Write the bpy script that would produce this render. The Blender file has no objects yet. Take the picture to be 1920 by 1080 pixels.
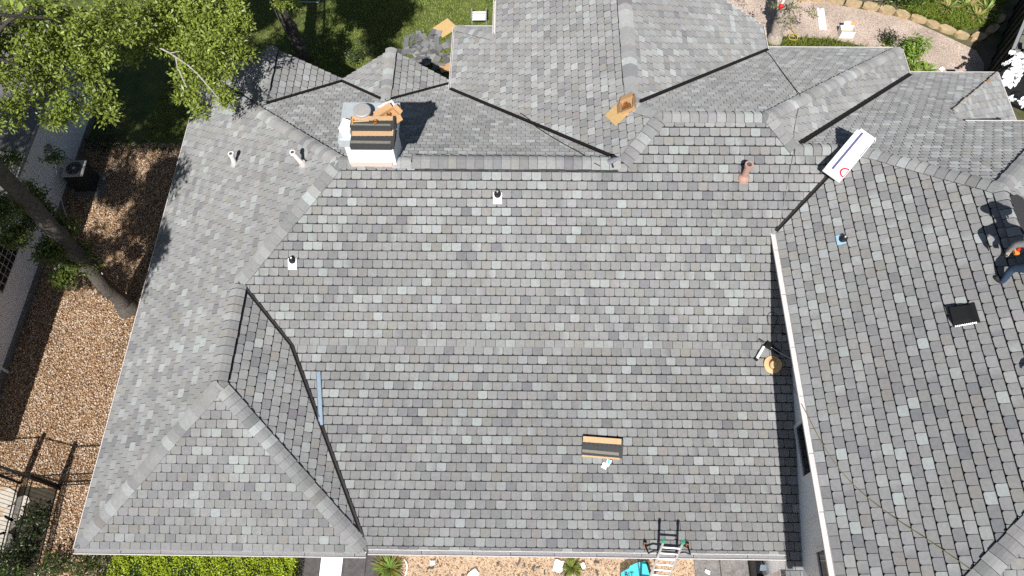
import bpy, bmesh, math, random
import numpy as np
from mathutils import Vector, Matrix

random.seed(11)
RNG = np.random.default_rng(11)
SC = bpy.context.scene
COL = SC.collection

# ------------------------------------------------------------------ camera
FPX = 1379.575                       # focal length in pixels of a 1920 wide frame
CAM = np.array([0.0, 0.0, 20.246])
AL, YAW, ROLL = 0.472, 0.026, -0.014
def _axes():
    ca, sa = math.cos(AL), math.sin(AL)
    F = np.array([0, sa, -ca]); U = np.array([0, ca, sa]); R = np.array([1.0, 0, 0])
    cr, sr = math.cos(ROLL), math.sin(ROLL)
    R, U = R * cr + U * sr, U * cr - R * sr
    c, s = math.cos(YAW), math.sin(YAW)
    M = np.array([[c, -s, 0], [s, c, 0], [0, 0, 1]])
    return M @ F, M @ U, M @ R
AF, AU, AR = _axes()
cd = bpy.data.cameras.new('camera')
cam = bpy.data.objects.new('camera', cd); COL.objects.link(cam)
cd.sensor_width = 36.0; cd.lens = FPX / 1920 * 36.0
cd.clip_start = 0.1; cd.clip_end = 1000
cam.matrix_world = Matrix(((AR[0], AU[0], -AF[0], CAM[0]), (AR[1], AU[1], -AF[1], CAM[1]),
                           (AR[2], AU[2], -AF[2], CAM[2]), (0, 0, 0, 1)))
SC.camera = cam

# ------------------------------------------------------------------ light
SUND = np.array([0.061, 0.66, -0.749]); SUND /= np.linalg.norm(SUND)     # travel of the sunlight
SUN_EL = math.asin(-SUND[2])
SUN_AZ = math.atan2(-SUND[0], -SUND[1])                                    # towards the sun, from +Y clockwise
w = bpy.data.worlds.new('World'); SC.world = w; w.use_nodes = True
nt = w.node_tree; nt.nodes.clear()
sky = nt.nodes.new('ShaderNodeTexSky'); sky.sky_type = 'NISHITA'; sky.sun_disc = False
sky.sun_elevation = SUN_EL; sky.sun_rotation = SUN_AZ
bg = nt.nodes.new('ShaderNodeBackground'); bg.inputs['Strength'].default_value = 0.05
wo = nt.nodes.new('ShaderNodeOutputWorld')
nt.links.new(sky.outputs[0], bg.inputs[0]); nt.links.new(bg.outputs[0], wo.inputs[0])
sl = bpy.data.lights.new('sun', 'SUN'); sl.energy = 5.0; sl.angle = math.radians(0.5); sl.color = (1.0, 0.975, 0.94)
sun = bpy.data.objects.new('sun', sl); COL.objects.link(sun)
sun.location = (0, -30, 40)
sun.rotation_euler = Vector(SUND).to_track_quat('-Z', 'Y').to_euler()
SC.view_settings.view_transform = 'Standard'; SC.view_settings.look = 'None'
SC.view_settings.exposure = 0.32; SC.view_settings.gamma = 1.0
SC.view_settings.use_curve_mapping = False
SC.cycles.use_denoising = False
SC.cycles.max_bounces = 6

# ------------------------------------------------------------------ helpers
def ray(u, v):
    d = AF + AR * ((u - 960) / FPX) + AU * ((540 - v) / FPX)
    return d
def at(u, v, z):                      # the point at height z that the photograph shows at (u, v)
    d = ray(u, v); t = (z - CAM[2]) / d[2]; return CAM + t * d
def at_x(u, v, x):
    d = ray(u, v); t = (x - CAM[0]) / d[0]; return CAM + t * d
def at_y(u, v, y):
    d = ray(u, v); t = (y - CAM[1]) / d[1]; return CAM + t * d
def px(P):
    d = np.asarray(P, float) - CAM; z = d @ AF
    return 960 + FPX * (d @ AR) / z, 540 - FPX * (d @ AU) / z
def V3(a): return np.array(a, float)
def unit(a): a = np.asarray(a, float); return a / np.linalg.norm(a)

MATS = {}
def mat(name, col, rough=0.8, var=0.0, vscale=6.0, bump=0.0, bscale=60.0, metal=0.0, spec=0.3, attr=None, col2=None,
        detail=4.0, trans=0.0, drough=0.0, fine=0.0, fscale=90.0, slow=0.0):
    """procedural material: base colour (or the vertex attribute), broad and fine noise, bump"""
    m = bpy.data.materials.new(name); m.use_nodes = True
    n = m.node_tree; n.nodes.clear(); L = n.links.new
    out = n.nodes.new('ShaderNodeOutputMaterial'); b = n.nodes.new('ShaderNodeBsdfPrincipled')
    b.inputs['Roughness'].default_value = rough; b.inputs['Metallic'].default_value = metal
    b.inputs['Specular IOR Level'].default_value = spec
    if 'Diffuse Roughness' in b.inputs: b.inputs['Diffuse Roughness'].default_value = drough
    tc = n.nodes.new('ShaderNodeTexCoord')
    geo = n.nodes.new('ShaderNodeNewGeometry')
    P = geo.outputs['Position']
    if attr:
        a = n.nodes.new('ShaderNodeAttribute'); a.attribute_name = attr; c = a.outputs['Color']
    else:
        r = n.nodes.new('ShaderNodeRGB'); r.outputs[0].default_value = (*col, 1); c = r.outputs[0]
    if col2 is not None:
        t = n.nodes.new('ShaderNodeTexNoise'); t.inputs['Scale'].default_value = vscale; t.inputs['Detail'].default_value = detail
        L(P, t.inputs['Vector'])
        rp = n.nodes.new('ShaderNodeValToRGB'); rp.color_ramp.elements[0].position = .38; rp.color_ramp.elements[1].position = .62
        L(t.outputs[0], rp.inputs[0])
        mx = n.nodes.new('ShaderNodeMix'); mx.data_type = 'RGBA'; L(rp.outputs[0], mx.inputs[0]); L(c, mx.inputs[6])
        mx.inputs[7].default_value = (*col2, 1); c = mx.outputs[2]
    for amt, sc_, dt in ((var, vscale * 1.7, detail), (fine, fscale, 2.0), (slow, .55, 3.0)):
        if amt > 0:
            t = n.nodes.new('ShaderNodeTexNoise'); t.inputs['Scale'].default_value = sc_; t.inputs['Detail'].default_value = dt
            L(P, t.inputs['Vector'])
            mr = n.nodes.new('ShaderNodeMapRange'); mr.inputs[1].default_value = .25; mr.inputs[2].default_value = .75
            mr.inputs[3].default_value = 1 - amt; mr.inputs[4].default_value = 1 + amt; L(t.outputs[0], mr.inputs[0])
            mu = n.nodes.new('ShaderNodeMix'); mu.data_type = 'RGBA'; mu.blend_type = 'MULTIPLY'; mu.inputs[0].default_value = 1
            L(c, mu.inputs[6]); L(mr.outputs[0], mu.inputs[7]); c = mu.outputs[2]
    L(c, b.inputs['Base Color'])
    if bump > 0:
        t = n.nodes.new('ShaderNodeTexNoise'); t.inputs['Scale'].default_value = bscale; t.inputs['Detail'].default_value = 3
        L(P, t.inputs['Vector'])
        bm_ = n.nodes.new('ShaderNodeBump'); bm_.inputs['Strength'].default_value = bump; bm_.inputs['Distance'].default_value = 0.02
        L(t.outputs[0], bm_.inputs['Height']); L(bm_.outputs[0], b.inputs['Normal'])
    if trans > 0:
        tr = n.nodes.new('ShaderNodeBsdfTranslucent'); L(c, tr.inputs['Color'])
        mi = n.nodes.new('ShaderNodeMixShader'); mi.inputs[0].default_value = trans
        L(b.outputs[0], mi.inputs[1]); L(tr.outputs[0], mi.inputs[2]); L(mi.outputs[0], out.inputs[0])
    else:
        L(b.outputs[0], out.inputs[0])
    MATS[name] = m
    return m

def mat_gravel(name, cols, scale, bump=0.8, patch=None):
    """loose stones: voronoi cells with their own colours"""
    m = bpy.data.materials.new(name); m.use_nodes = True
    n = m.node_tree; n.nodes.clear(); L = n.links.new
    out = n.nodes.new('ShaderNodeOutputMaterial'); b = n.nodes.new('ShaderNodeBsdfPrincipled'); b.inputs['Roughness'].default_value = .9
    b.inputs['Specular IOR Level'].default_value = .2
    geo = n.nodes.new('ShaderNodeNewGeometry')
    v = n.nodes.new('ShaderNodeTexVoronoi'); v.inputs['Scale'].default_value = scale; L(geo.outputs['Position'], v.inputs['Vector'])
    sep = n.nodes.new('ShaderNodeSeparateColor'); L(v.outputs['Color'], sep.inputs[0])
    rp = n.nodes.new('ShaderNodeValToRGB'); e = rp.color_ramp.elements; rp.color_ramp.interpolation = 'CONSTANT'
    while len(e) < len(cols): e.new(0.5)
    for i, c in enumerate(cols):
        e[i].position = i / len(cols); e[i].color = (*c, 1)
    L(sep.outputs[0], rp.inputs[0]); c = rp.outputs[0]
    t = n.nodes.new('ShaderNodeTexNoise'); t.inputs['Scale'].default_value = .9; t.inputs['Detail'].default_value = 5; L(geo.outputs['Position'], t.inputs['Vector'])
    mr = n.nodes.new('ShaderNodeMapRange'); mr.inputs[1].default_value = .3; mr.inputs[2].default_value = .7; mr.inputs[3].default_value = .72; mr.inputs[4].default_value = 1.2
    L(t.outputs[0], mr.inputs[0])
    mu = n.nodes.new('ShaderNodeMix'); mu.data_type = 'RGBA'; mu.blend_type = 'MULTIPLY'; mu.inputs[0].default_value = 1
    L(c, mu.inputs[6]); L(mr.outputs[0], mu.inputs[7]); L(mu.outputs[2], b.inputs['Base Color'])
    bp = n.nodes.new('ShaderNodeBump'); bp.inputs['Strength'].default_value = bump; bp.inputs['Distance'].default_value = .03; bp.invert = True
    L(v.outputs['Distance'], bp.inputs['Height']); L(bp.outputs[0], b.inputs['Normal'])
    L(b.outputs[0], out.inputs[0]); MATS[name] = m
    return m

def link(name, me, parent=None, label=None, cat=None, group=None, kind=None):
    o = bpy.data.objects.new(name, me); COL.objects.link(o)
    if parent is not None: o.parent = parent
    if label: o['label'] = label
    if cat: o['category'] = cat
    if group: o['group'] = group
    if kind: o['kind'] = kind
    return o
def empty(name, loc=(0, 0, 0), rz=0.0, label=None, cat=None, group=None):
    o = link(name, None, None, label, cat, group); o.location = loc; o.rotation_euler = (0, 0, rz); o.empty_display_size = .1
    return o

class MB:
    """collects faces; build() links them as one mesh object"""
    def __init__(s): s.v = []; s.f = []; s.m = []; s.c = []; s.hascol = False
    def poly(s, pts, mi=0, col=None):
        k = len(s.v); s.v += [tuple(map(float, q)) for q in pts]; s.f.append(tuple(range(k, k + len(pts)))); s.m.append(mi)
        if col is not None: s.hascol = True
        if col is None: col = (.3, .3, .3)
        if isinstance(col[0], (tuple, list)): s.c += [tuple(c) for c in col]
        else: s.c += [tuple(col)] * len(pts)
    def box(s, c, size, rz=0, rx=0, ry=0, mi=0, M=None, taper=1.0):
        x, y, z = [a / 2 for a in size]
        M0 = Matrix.Translation(Vector(c)) @ Matrix.Rotation(rz, 4, 'Z') @ Matrix.Rotation(ry, 4, 'Y') @ Matrix.Rotation(rx, 4, 'X')
        if M is not None: M0 = M @ M0
        q = [M0 @ Vector((sx * x * (taper if sz > 0 else 1), sy * y * (taper if sz > 0 else 1), sz * z)) for sz in (-1, 1) for sx, sy in ((-1, -1), (1, -1), (1, 1), (-1, 1))]
        for idx in ((3, 2, 1, 0), (4, 5, 6, 7), (0, 1, 5, 4), (1, 2, 6, 5), (2, 3, 7, 6), (3, 0, 4, 7)):
            s.poly([q[i] for i in idx], mi)
    def tube(s, pts, rad, n=8, mi=0, cap=True):
        pts = [V3(q) for q in pts]; k = len(pts)
        if not hasattr(rad, '__len__'): rad = [rad] * k
        rings = []
        ref = None
        for i in range(k):
            t = unit(pts[min(i + 1, k - 1)] - pts[max(i - 1, 0)])
            if ref is None:
                ref = np.cross(t, (0, 0, 1)); ref = np.cross(t, (1, 0, 0)) if np.linalg.norm(ref) < .2 else ref
            a = unit(ref - t * (ref @ t)); b = np.cross(t, a); ref = a
            rings.append([pts[i] + rad[i] * (math.cos(2 * math.pi * j / n) * a + math.sin(2 * math.pi * j / n) * b) for j in range(n)])
        for i in range(k - 1):
            for j in range(n):
                jj = (j + 1) % n; s.poly([rings[i][j], rings[i][jj], rings[i + 1][jj], rings[i + 1][j]], mi)
        if cap:
            s.poly(rings[0][::-1], mi); s.poly(rings[-1], mi)
    def lathe(s, c, prof, n=20, mi=0, M=None):
        rings = [[V3(c) + V3((r * math.cos(2 * math.pi * j / n), r * math.sin(2 * math.pi * j / n), z)) for j in range(n)] for r, z in prof]
        if M is not None: rings = [[np.array(M @ Vector(q)) for q in rr] for rr in rings]
        for i in range(len(prof) - 1):
            for j in range(n):
                jj = (j + 1) % n; s.poly([rings[i][j], rings[i][jj], rings[i + 1][jj], rings[i + 1][j]], mi)
        s.poly(rings[-1], mi); s.poly(rings[0][::-1], mi)
    def build(s, name, mats, parent=None, smooth=False, merge=False, bevel=0.0, **kw):
        me = bpy.data.meshes.new(name); me.from_pydata(s.v, [], s.f)
        for m in (mats if isinstance(mats, (list, tuple)) else [mats]): me.materials.append(MATS[m] if isinstance(m, str) else m)
        me.polygons.foreach_set('material_index', s.m)
        if s.hascol:
            a = me.color_attributes.new('tone', 'FLOAT_COLOR', 'CORNER')
            arr = np.ones((len(s.c), 4), np.float32); arr[:, :3] = s.c; a.data.foreach_set('color', arr.ravel())
        if merge or bevel > 0:
            bm = bmesh.new(); bm.from_mesh(me); bmesh.ops.remove_doubles(bm, verts=bm.verts, dist=1e-4)
            if bevel > 0: bmesh.ops.bevel(bm, geom=list(bm.edges), offset=bevel, segments=1, affect='EDGES', profile=.5)
            bm.to_mesh(me); bm.free()
        if smooth: me.polygons.foreach_set('use_smooth', [True] * len(me.polygons))
        me.update()
        return link(name, me, parent, **kw)

def fast_mesh(name, verts, faces, cols, mats, parent=None, **kw):
    """big meshes from numpy: faces all with the same corner count, one colour per face"""
    nv, nf, k = len(verts), len(faces), faces.shape[1]
    me = bpy.data.meshes.new(name); me.vertices.add(nv); me.vertices.foreach_set('co', np.asarray(verts, np.float32).ravel())
    me.loops.add(nf * k); me.loops.foreach_set('vertex_index', faces.astype(np.int32).ravel())
    me.polygons.add(nf); me.polygons.foreach_set('loop_start', np.arange(0, nf * k, k, dtype=np.int32))
    a = me.color_attributes.new('tone', 'FLOAT_COLOR', 'CORNER')
    arr = np.ones((nf * k, 4), np.float32); arr[:, :3] = np.repeat(cols, k, axis=0); a.data.foreach_set('color', arr.ravel())
    for m in (mats if isinstance(mats, (list, tuple)) else [mats]): me.materials.append(MATS[m])
    me.update(calc_edges=True); me.validate()
    return link(name, me, parent, **kw)

# ------------------------------------------------------------------ materials
mat('shingle', (.3, .3, .3), .93, attr='tone', var=.10, vscale=9, fine=.17, fscale=140, bump=.25, bscale=170, spec=.1, drough=.6, slow=.09)
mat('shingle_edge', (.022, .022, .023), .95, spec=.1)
mat('underlay', (.03, .03, .031), .95, var=.2, vscale=4, spec=.1)
mat('valley_metal', (.016, .014, .013), .55, spec=.25, var=.2, vscale=8)
mat('valley_brown', (.06, .052, .05), .5, spec=.3, var=.3, vscale=9)
mat('vent_black', (.012, .012, .013), .6, spec=.3)
mat('white_metal', (.66, .62, .60), .5, var=.07, vscale=7, fine=.08, fscale=40, spec=.4)
mat('guard_grey', (.27, .265, .27), .7, var=.14, vscale=14, fine=.2, fscale=60)
mat('wall_white', (.82, .85, .89), .85, var=.05, vscale=2, fine=.03, fscale=80)
mat('trim_white', (.8, .8, .79), .6, var=.03, vscale=5)
mat('stucco', (.79, .74, .71), .9, var=.06, vscale=5, bump=.15, bscale=90)
mat('glass_dark', (.012, .015, .02), .08, spec=.6)
mat('cap_metal', (.52, .56, .58), .45, metal=.25, var=.08, vscale=6, fine=.05)
mat('flue_grey', (.42, .40, .385), .6, metal=.2, var=.08, vscale=9)
mat('steel', (.6, .61, .62), .35, metal=.8, var=.05)
mat('aluminium', (.62, .63, .64), .4, metal=.55, var=.06, vscale=20)
mat('pvc_white', (.78, .75, .72), .5, var=.05, vscale=12)
mat('pvc_salmon', (.44, .27, .22), .6, var=.1, vscale=12)
mat('cardboard', (.50, .30, .15), .85, var=.08, vscale=10, fine=.08, fscale=50)
mat('cardboard_yellow', (.56, .38, .17), .85, var=.09, vscale=10, fine=.1, fscale=40)
mat('copper', (.35, .16, .05), .4, metal=.6, var=.2, vscale=40)
mat('paper_white', (.85, .85, .85), .7, var=.03, vscale=8)
mat('stripe_purple', (.12, .12, .26), .6)
mat('logo_red', (.55, .03, .07), .6)
mat('print_grey', (.5, .5, .52), .7)
mat('bundle_dark', (.05, .05, .052), .8, var=.2, vscale=20, fine=.2, fscale=120)
mat('bundle_tan', (.55, .36, .2), .8, var=.12, vscale=14)
mat('bundle_grey', (.2, .19, .16), .8, var=.2, vscale=20)
mat('rubber', (.015, .015, .016), .5)
mat('hose_black', (.02, .02, .02), .5)
mat('hose_grey', (.24, .23, .19), .6)
mat('hose_olive', (.2, .17, .06), .6)
mat('hose_yellow', (.65, .45, .06), .5)
mat('yellow_tool', (.6, .4, .04), .5)
mat('orange', (.75, .28, .06), .5)
mat('red', (.65, .03, .02), .45)
mat('straw', (.62, .42, .22), .85, var=.1, vscale=30, fine=.15, fscale=160)
mat('straw_dark', (.2, .085, .04), .8)
mat('bark', (.10, .088, .076), .95, var=.4, vscale=7, bump=.9, bscale=22, fine=.35, fscale=50)
mat('bark_light', (.36, .31, .26), .95, var=.35, vscale=6, bump=.9, bscale=24, fine=.3, fscale=60)
mat('twig', (.42, .39, .35), .9, var=.25, vscale=9)
mat('leaf', (.08, .14, .02), .4, attr='tone', trans=.32, spec=.5)
mat('leaf_matte', (.08, .14, .02), .6, attr='tone', trans=.3, spec=.3)
mat('grass_blade', (.08, .14, .02), .6, attr='tone', trans=.25, spec=.25)
mat('pebble', (.3, .2, .1), .85, attr='tone', spec=.2)
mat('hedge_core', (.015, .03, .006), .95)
mat('iron', (.012, .012, .012), .5)
mat('stone_pale', (.52, .47, .4), .9, var=.15, vscale=5, bump=.3, bscale=18)
mat('stone_tan', (.44, .33, .19), .9, var=.2, vscale=4, bump=.4, bscale=16)
mat('slate', (.085, .08, .08), .85, var=.25, vscale=4, bump=.35, bscale=14, fine=.2, fscale=40)
mat('slate_grey', (.19, .18, .175), .85, var=.25, vscale=5, bump=.35, bscale=14, fine=.3, fscale=30)
mat('old_shingle', (.13, .13, .13), .95, attr='tone', var=.12, vscale=9, fine=.2, fscale=90)
mat('concrete_white', (.84, .84, .83), .8, var=.03, vscale=4)
mat('ac_beige', (.46, .45, .42), .6, var=.06, vscale=10)
mat('ac_dark', (.03, .03, .03), .6)
mat('turquoise', (.06, .50, .58), .5, var=.06, vscale=6)
mat('ink', (.012, .014, .02), .6)
mat('jeans', (.028, .05, .09), .9, var=.3, vscale=14, fine=.2, fscale=70)
mat('shirt_grey', (.3, .29, .28), .9, var=.2, vscale=12)
mat('skin', (.46, .24, .16), .6, var=.06, vscale=20)
mat('boot', (.05, .045, .042), .7, var=.2, vscale=20)
mat('glove', (.42, .34, .28), .85, var=.25, vscale=30)
mat('hair', (.02, .015, .012), .7)
mat('dumpster_paint', (.02, .022, .022), .7, var=.25, vscale=5)
mat('green_grey', (.17, .18, .14), .9, var=.2, vscale=6)
mat('plastic_white', (.85, .86, .88), .4, var=.04, vscale=9, spec=.5)
mat('plastic_blue', (.12, .2, .42), .4)
mat('roof_neighbour', (.16, .155, .155), .9, var=.2, vscale=8, fine=.2, fscale=60)
mat('weathered_wood', (.30, .25, .2), .9, var=.25, vscale=8)
mat('wrap_blue', (.36, .55, .72), .4, var=.05)
mat('strip_blue', (.30, .37, .44), .35, metal=.5, var=.1, vscale=14)
mat('bag_black', (.015, .015, .017), .35)

# ------------------------------------------------------------------ the ground
mat('soil', (.16, .125, .085), .95, var=.3, vscale=1.2, col2=(.075, .085, .03), fine=.3, fscale=20, bump=.4, bscale=12)
mat('lawn_soil', (.07, .10, .025), .95, var=.3, vscale=1.3, col2=(.10, .11, .035), fine=.35, fscale=26, bump=.4, bscale=30)
mat_gravel('pebble_bed', [(.20, .11, .05), (.34, .2, .1), (.42, .29, .18), (.14, .08, .045), (.5, .4, .3), (.28, .16, .08)], 24)
mat_gravel('path_gravel', [(.46, .36, .28), (.55, .44, .36), (.62, .52, .44), (.38, .29, .23), (.52, .41, .35)], 38, .5)
mat('mulch', (.46, .34, .235), .95, var=.2, vscale=3, fine=.35, fscale=45, bump=.5, bscale=40)
mat('straw_ground', (.33, .22, .10), .95, var=.3, vscale=4, fine=.35, fscale=40, bump=.4, bscale=40)
mat('bed_soil', (.05, .042, .028), .95, var=.3, vscale=4, fine=.3, fscale=40)

def sheet(name, pts, z, m, kind='structure', **kw):
    b = MB(); b.poly([(q[0], q[1], z) for q in pts]); return b.build(name, m, kind=kind, **kw)
sheet('ground', [(-150, -150), (150, -150), (150, 150), (-150, 150)], 0.0, 'soil')
sheet('gravel_yard', [(-15.1, -6), (-9.0, -6), (-9.0, 16.6), (-15.1, 16.6)], .004, 'pebble_bed')
sheet('lawn', [(-22, 15.5), (-.9, 15.5), (-.9, 34), (-22, 34)], .008, 'lawn_soil')
sheet('worn_lawn_edge', [(-.9, 15.5), (.4, 15.5), (.4, 34), (-.9, 34)], .008, 'straw_ground')
sheet('gravel_path', [at(*q, 0)[:2] for q in ((1330, -60), (1330, 70), (1450, 68), (1560, 74), (1640, 92), (1690, 110), (1750, 145), (1700, 190), (1840, 190), (1845, 120), (1830, 95), (1760, 62), (1700, 36), (1640, 22), (1560, 8), (1500, -60))], .012, 'path_gravel')
sheet('front_yard', [(-3.3, -6), (5.0, -6), (5.0, 3.2), (-3.3, 3.2)], .012, 'mulch')
sheet('planting_bed', [at(*q, 0)[:2] for q in ((1400, 70), (1450, 68), (1560, 74), (1640, 92), (1690, 112), (1750, 148), (1720, 230), (1400, 230))], .016, 'bed_soil')

# ------------------------------------------------------------------ roof planes   z = c - a x - b y   (ground is 0, eaves about 3)
EZ = 3.0
p_ = 0.639
PLN = {}
def plane_n(name, a, b, c): PLN[name] = (a, b, c + EZ)
plane_n('W', -.6339, 0, 6.2808);  plane_n('F', 0, -.6845, -.6845 * 2.160); plane_n('Ef', .6825, 0, .6825 * -3.384)
plane_n('Su', 0, -.639, -.639 * 4.458); plane_n('Sl', 0, -.311, -.311 * 2.228); plane_n('N1', 0, .6201, 9.9339)
plane_n('Ww', -.6742, 0, 2.0838); plane_n('Ew', .6784, 0, 5.5832); plane_n('N2', 0, .6514, 11.4168); plane_n('E2', .6390, 0, 7.7636)
plane_n('Bw', -.600, 0, -.600 * 1.123); plane_n('N3', 0, .6401, 10.5220); plane_n('Be', .6, 0, .6 * 17.957); plane_n('Bs', 0, -.6, 0)
plane_n('E3', .64, 0, .64 * 14.68); plane_n('z0', 0, 0, 0); plane_n('Nw', 0, .6742, .667 + .6742 * 17.5)
plane_n('G1w', -.62, 0, 1.55 + .62 * 7.22); plane_n('G1e', .74, 0, 1.55 - .74 * 7.22)
plane_n('G2w', -.63, 0, 1.27 + .63 * 3.85); plane_n('G2e', .56, 0, 1.27 - .56 * 3.85)
# the south end of the tall wing: hip through (8.07, 1.70) at 45 degrees
_zb = .6 * (8.07 - 1.123); plane_n('Bs', 0, -.6, _zb - .6 * 1.70)
def pz(n, x, y): a, b, c = PLN[n]; return c - a * x - b * y
def pn(n): a, b, c = PLN[n]; return unit((a, b, 1.0))
def tri(*ns): A = [[PLN[n][0], PLN[n][1], 1] for n in ns]; return np.linalg.solve(np.array(A), [PLN[n][2] for n in ns])
def on(n, x, y): return V3((x, y, pz(n, x, y)))
def hit(n, u, v):
    a, b, c = PLN[n]; N = V3((a, b, 1)); d = ray(u, v); t = (c - N @ CAM) / (N @ d); return CAM + t * d
def two(na, nb, x=None, y=None):      # point of the line na/nb at given x or y
    a = PLN[na]; b = PLN[nb]
    e = (1, 0, x) if x is not None else (0, 1, y)
    A = np.array([[a[0], a[1], 1], [b[0], b[1], 1], [e[0], e[1], 0]]); return np.linalg.solve(A, [a[2], b[2], e[2]])

SW = tri('W', 'F', 'z0'); SE = tri('Ef', 'F', 'z0'); AP = tri('W', 'F', 'Ef'); FC = tri('W', 'Su', 'Ef'); KN = tri('Ef', 'Su', 'Sl')
MW = tri('W', 'Su', 'N1'); NWC = tri('W', 'N1', 'z0'); R1E = tri('Su', 'N1', 'Ww'); R2W = tri('Su', 'Ww', 'N2'); R2E = tri('Su', 'N2', 'E2')
R3W = tri('Su', 'E2', 'N3'); R3E = tri('Su', 'N3', 'Bw'); WR0 = tri('Ww', 'Ew', 'N2'); BPK = tri('Bw', 'N3', 'Be'); BSP = tri('Bw', 'Be', 'Bs')
VSL = tri('Ef', 'Sl', 'z0'); YB = KN[1]
WGY = 17.78; XWL = 6.28
WR1 = two('Ww', 'Ew', y=WGY)
VW = two('Ww', 'N1', x=-2.1); VE = two('Ew', 'N2', x=7.42); VE2 = two('E2', 'N3', x=11.65)
E2N = two('N2', 'E2', x=11.65)
BVL = two('Su', 'Bw', x=XWL); BV0 = two('Su', 'Bw', x=5.82)
BEX = 5.82
N3C = two('N3', 'E3', x=14.48); N3I = two('N3', 'E3', y=12.9)
G1V = two('N1', 'G1w', x=-7.22); G2V = two('N1', 'G2w', x=-3.85)
gx12 = (PLN['G1e'][2] - PLN['G2w'][2]) / (PLN['G1e'][0] - PLN['G2w'][0])
GB = two('G1e', 'N1', x=gx12)
GY1, GY2 = 15.72, 15.95
NEC = two('N3', 'Be', y=12.2)

FAC = {
 'F': ('F', [SW, SE, AP]),
 'W': ('W', [SW, AP, FC, MW, NWC]),
 'Ef': ('Ef', [SE, VSL, KN, FC, AP]),
 'Su': ('Su', [KN, on('Su', XWL, YB), BVL, R3E, R3W, R2E, R2W, R1E, MW, FC]),
 'Sl': ('Sl', [VSL, on('Sl', 5.90, VSL[1]), on('Sl', 5.90, 1.55), on('Sl', XWL, 1.55), on('Sl', XWL, YB), KN]),
 'N1': ('N1', [NWC, MW, R1E, VW, on('N1', -2.1, 15.35), on('N1', -9.85, 15.95)]),
 'Ww': ('Ww', [R1E, R2W, WR0, WR1, on('Ww', -.82, WGY), on('Ww', -.82, 16.22), on('Ww', -2.1, 17.5), VW]),
 'Nw': ('Nw', [on('Nw', -2.1, 17.5), on('Nw', -.82, 16.22), on('Nw', -.82, 17.5)]),
 'Ew': ('Ew', [WR0, VE, on('Ew', 7.42, WGY), WR1]),
 'N2': ('N2', [R2W, R2E, E2N, on('N2', 7.42, E2N[1]), VE, WR0]),
 'E2': ('E2', [R2E, R3W, VE2, E2N]),
 'N3': ('N3', [R3W, R3E, BPK, NEC, on('N3', 11.02, 12.2), on('N3', 11.02, 12.66), N3I, N3C, on('N3', 11.65, 16.24), VE2]),
 'E3': ('E3', [N3I, N3C, on('E3', 14.48, 11.0), on('E3', 11.6, 11.0)]),
 'Bw': ('Bw', [on('Bw', BEX, two('Bw', 'Bs', x=BEX)[1]), BSP, BPK, R3E, BV0]),
 'Be': ('Be', [BSP, two('Be', 'Bs', x=13.26), on('Be', 13.26, NEC[1]), NEC, BPK]),
 'Bs': ('Bs', [BSP, two('Bw', 'Bs', x=BEX), two('Be', 'Bs', x=13.26)]),
 'G1w': ('G1w', [G1V, on('G1w', -7.22, GY1), on('G1w', -9.55, 16.0), two('N1', 'G1w', x=-9.55)]),
 'G1e': ('G1e', [G1V, GB, on('G1e', GB[0], 15.75), on('G1e', -7.22, GY1)]),
 'G2w': ('G2w', [G2V, on('G2w', -3.85, GY2), on('G2w', GB[0], 15.75), two('N1', 'G2w', x=GB[0])]),
 'G2e': ('G2e', [G2V, two('N1', 'G2e', x=-2.14), on('G2e', -2.14, 15.62), on('G2e', -3.85, GY2)]),
}

house = empty('house', (0, 0, 0), 0, 'sprawling white house with grey slate-look shingle hip roof, being re-roofed', 'house')
rb = MB()
for k, (pl_, poly) in FAC.items(): rb.poly(poly)
# soffit: closes the roof from below
roof = rb.build('roof', 'underlay', house)

# ------------------------------------------------------------------ shingles
PAL = [((.300, .300, .298), 44), ((.262, .262, .264), 17), ((.338, .341, .338), 16), ((.372, .390, .384), 10), ((.292, .285, .268), 9), ((.23, .231, .24), 4)]
PW = np.cumsum([q[1] for q in PAL]) / sum(q[1] for q in PAL)
def tone():
    c = PAL[int(np.searchsorted(PW, random.random()))][0]; k = random.uniform(.80, .94)
    return tuple(min(.8, a * k * random.uniform(.985, 1.015)) for a in c)
EXPO, TABW = .2032, .2286
def clip_halfplane(poly, a, b, c):    # keep a u + b v <= c
    out = []
    for i in range(len(poly)):
        P, Q = poly[i], poly[(i + 1) % len(poly)]; dp = a * P[0] + b * P[1] - c; dq = a * Q[0] + b * Q[1] - c
        if dp <= 0: out.append(P)
        if dp * dq < 0: t = dp / (dp - dq); out.append((P[0] + t * (Q[0] - P[0]), P[1] + t * (Q[1] - P[1])))
    return out
def parea(q): return .5 * sum(q[i][0] * q[(i + 1) % len(q)][1] - q[(i + 1) % len(q)][0] * q[i][1] for i in range(len(q)))
LIFT0, LIFT1 = .033, .004
GAP = .0095
def tab_outline(wd, ln, r=.036):
    x = wd / 2
    return [(-x, ln), (-x, r), (-x + r * .3, r * .3), (-x + r, 0), (x - r, 0), (x - r * .3, r * .3), (x, r), (x, ln)]
def tab_faces(b, pts3, low, c1, c2=None, us=None):
    """a tab: top face from pts3, edge faces down to the deck points low"""
    if c2 is None: cols = [c1] * len(pts3)
    else:
        lo, hi = min(us), max(us); cols = [tuple(c1[k] + (c2[k] - c1[k]) * min(1, max(0, ((u - lo) / (hi - lo + 1e-9) - .25) * 2)) for k in range(3)) for u in us]
    b.poly(pts3, 0, cols)
    n = len(pts3)
    for i in range(n - 1): b.poly([pts3[i], low[i], low[i + 1], pts3[i + 1]], 1, (.03, .03, .03))

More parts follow.
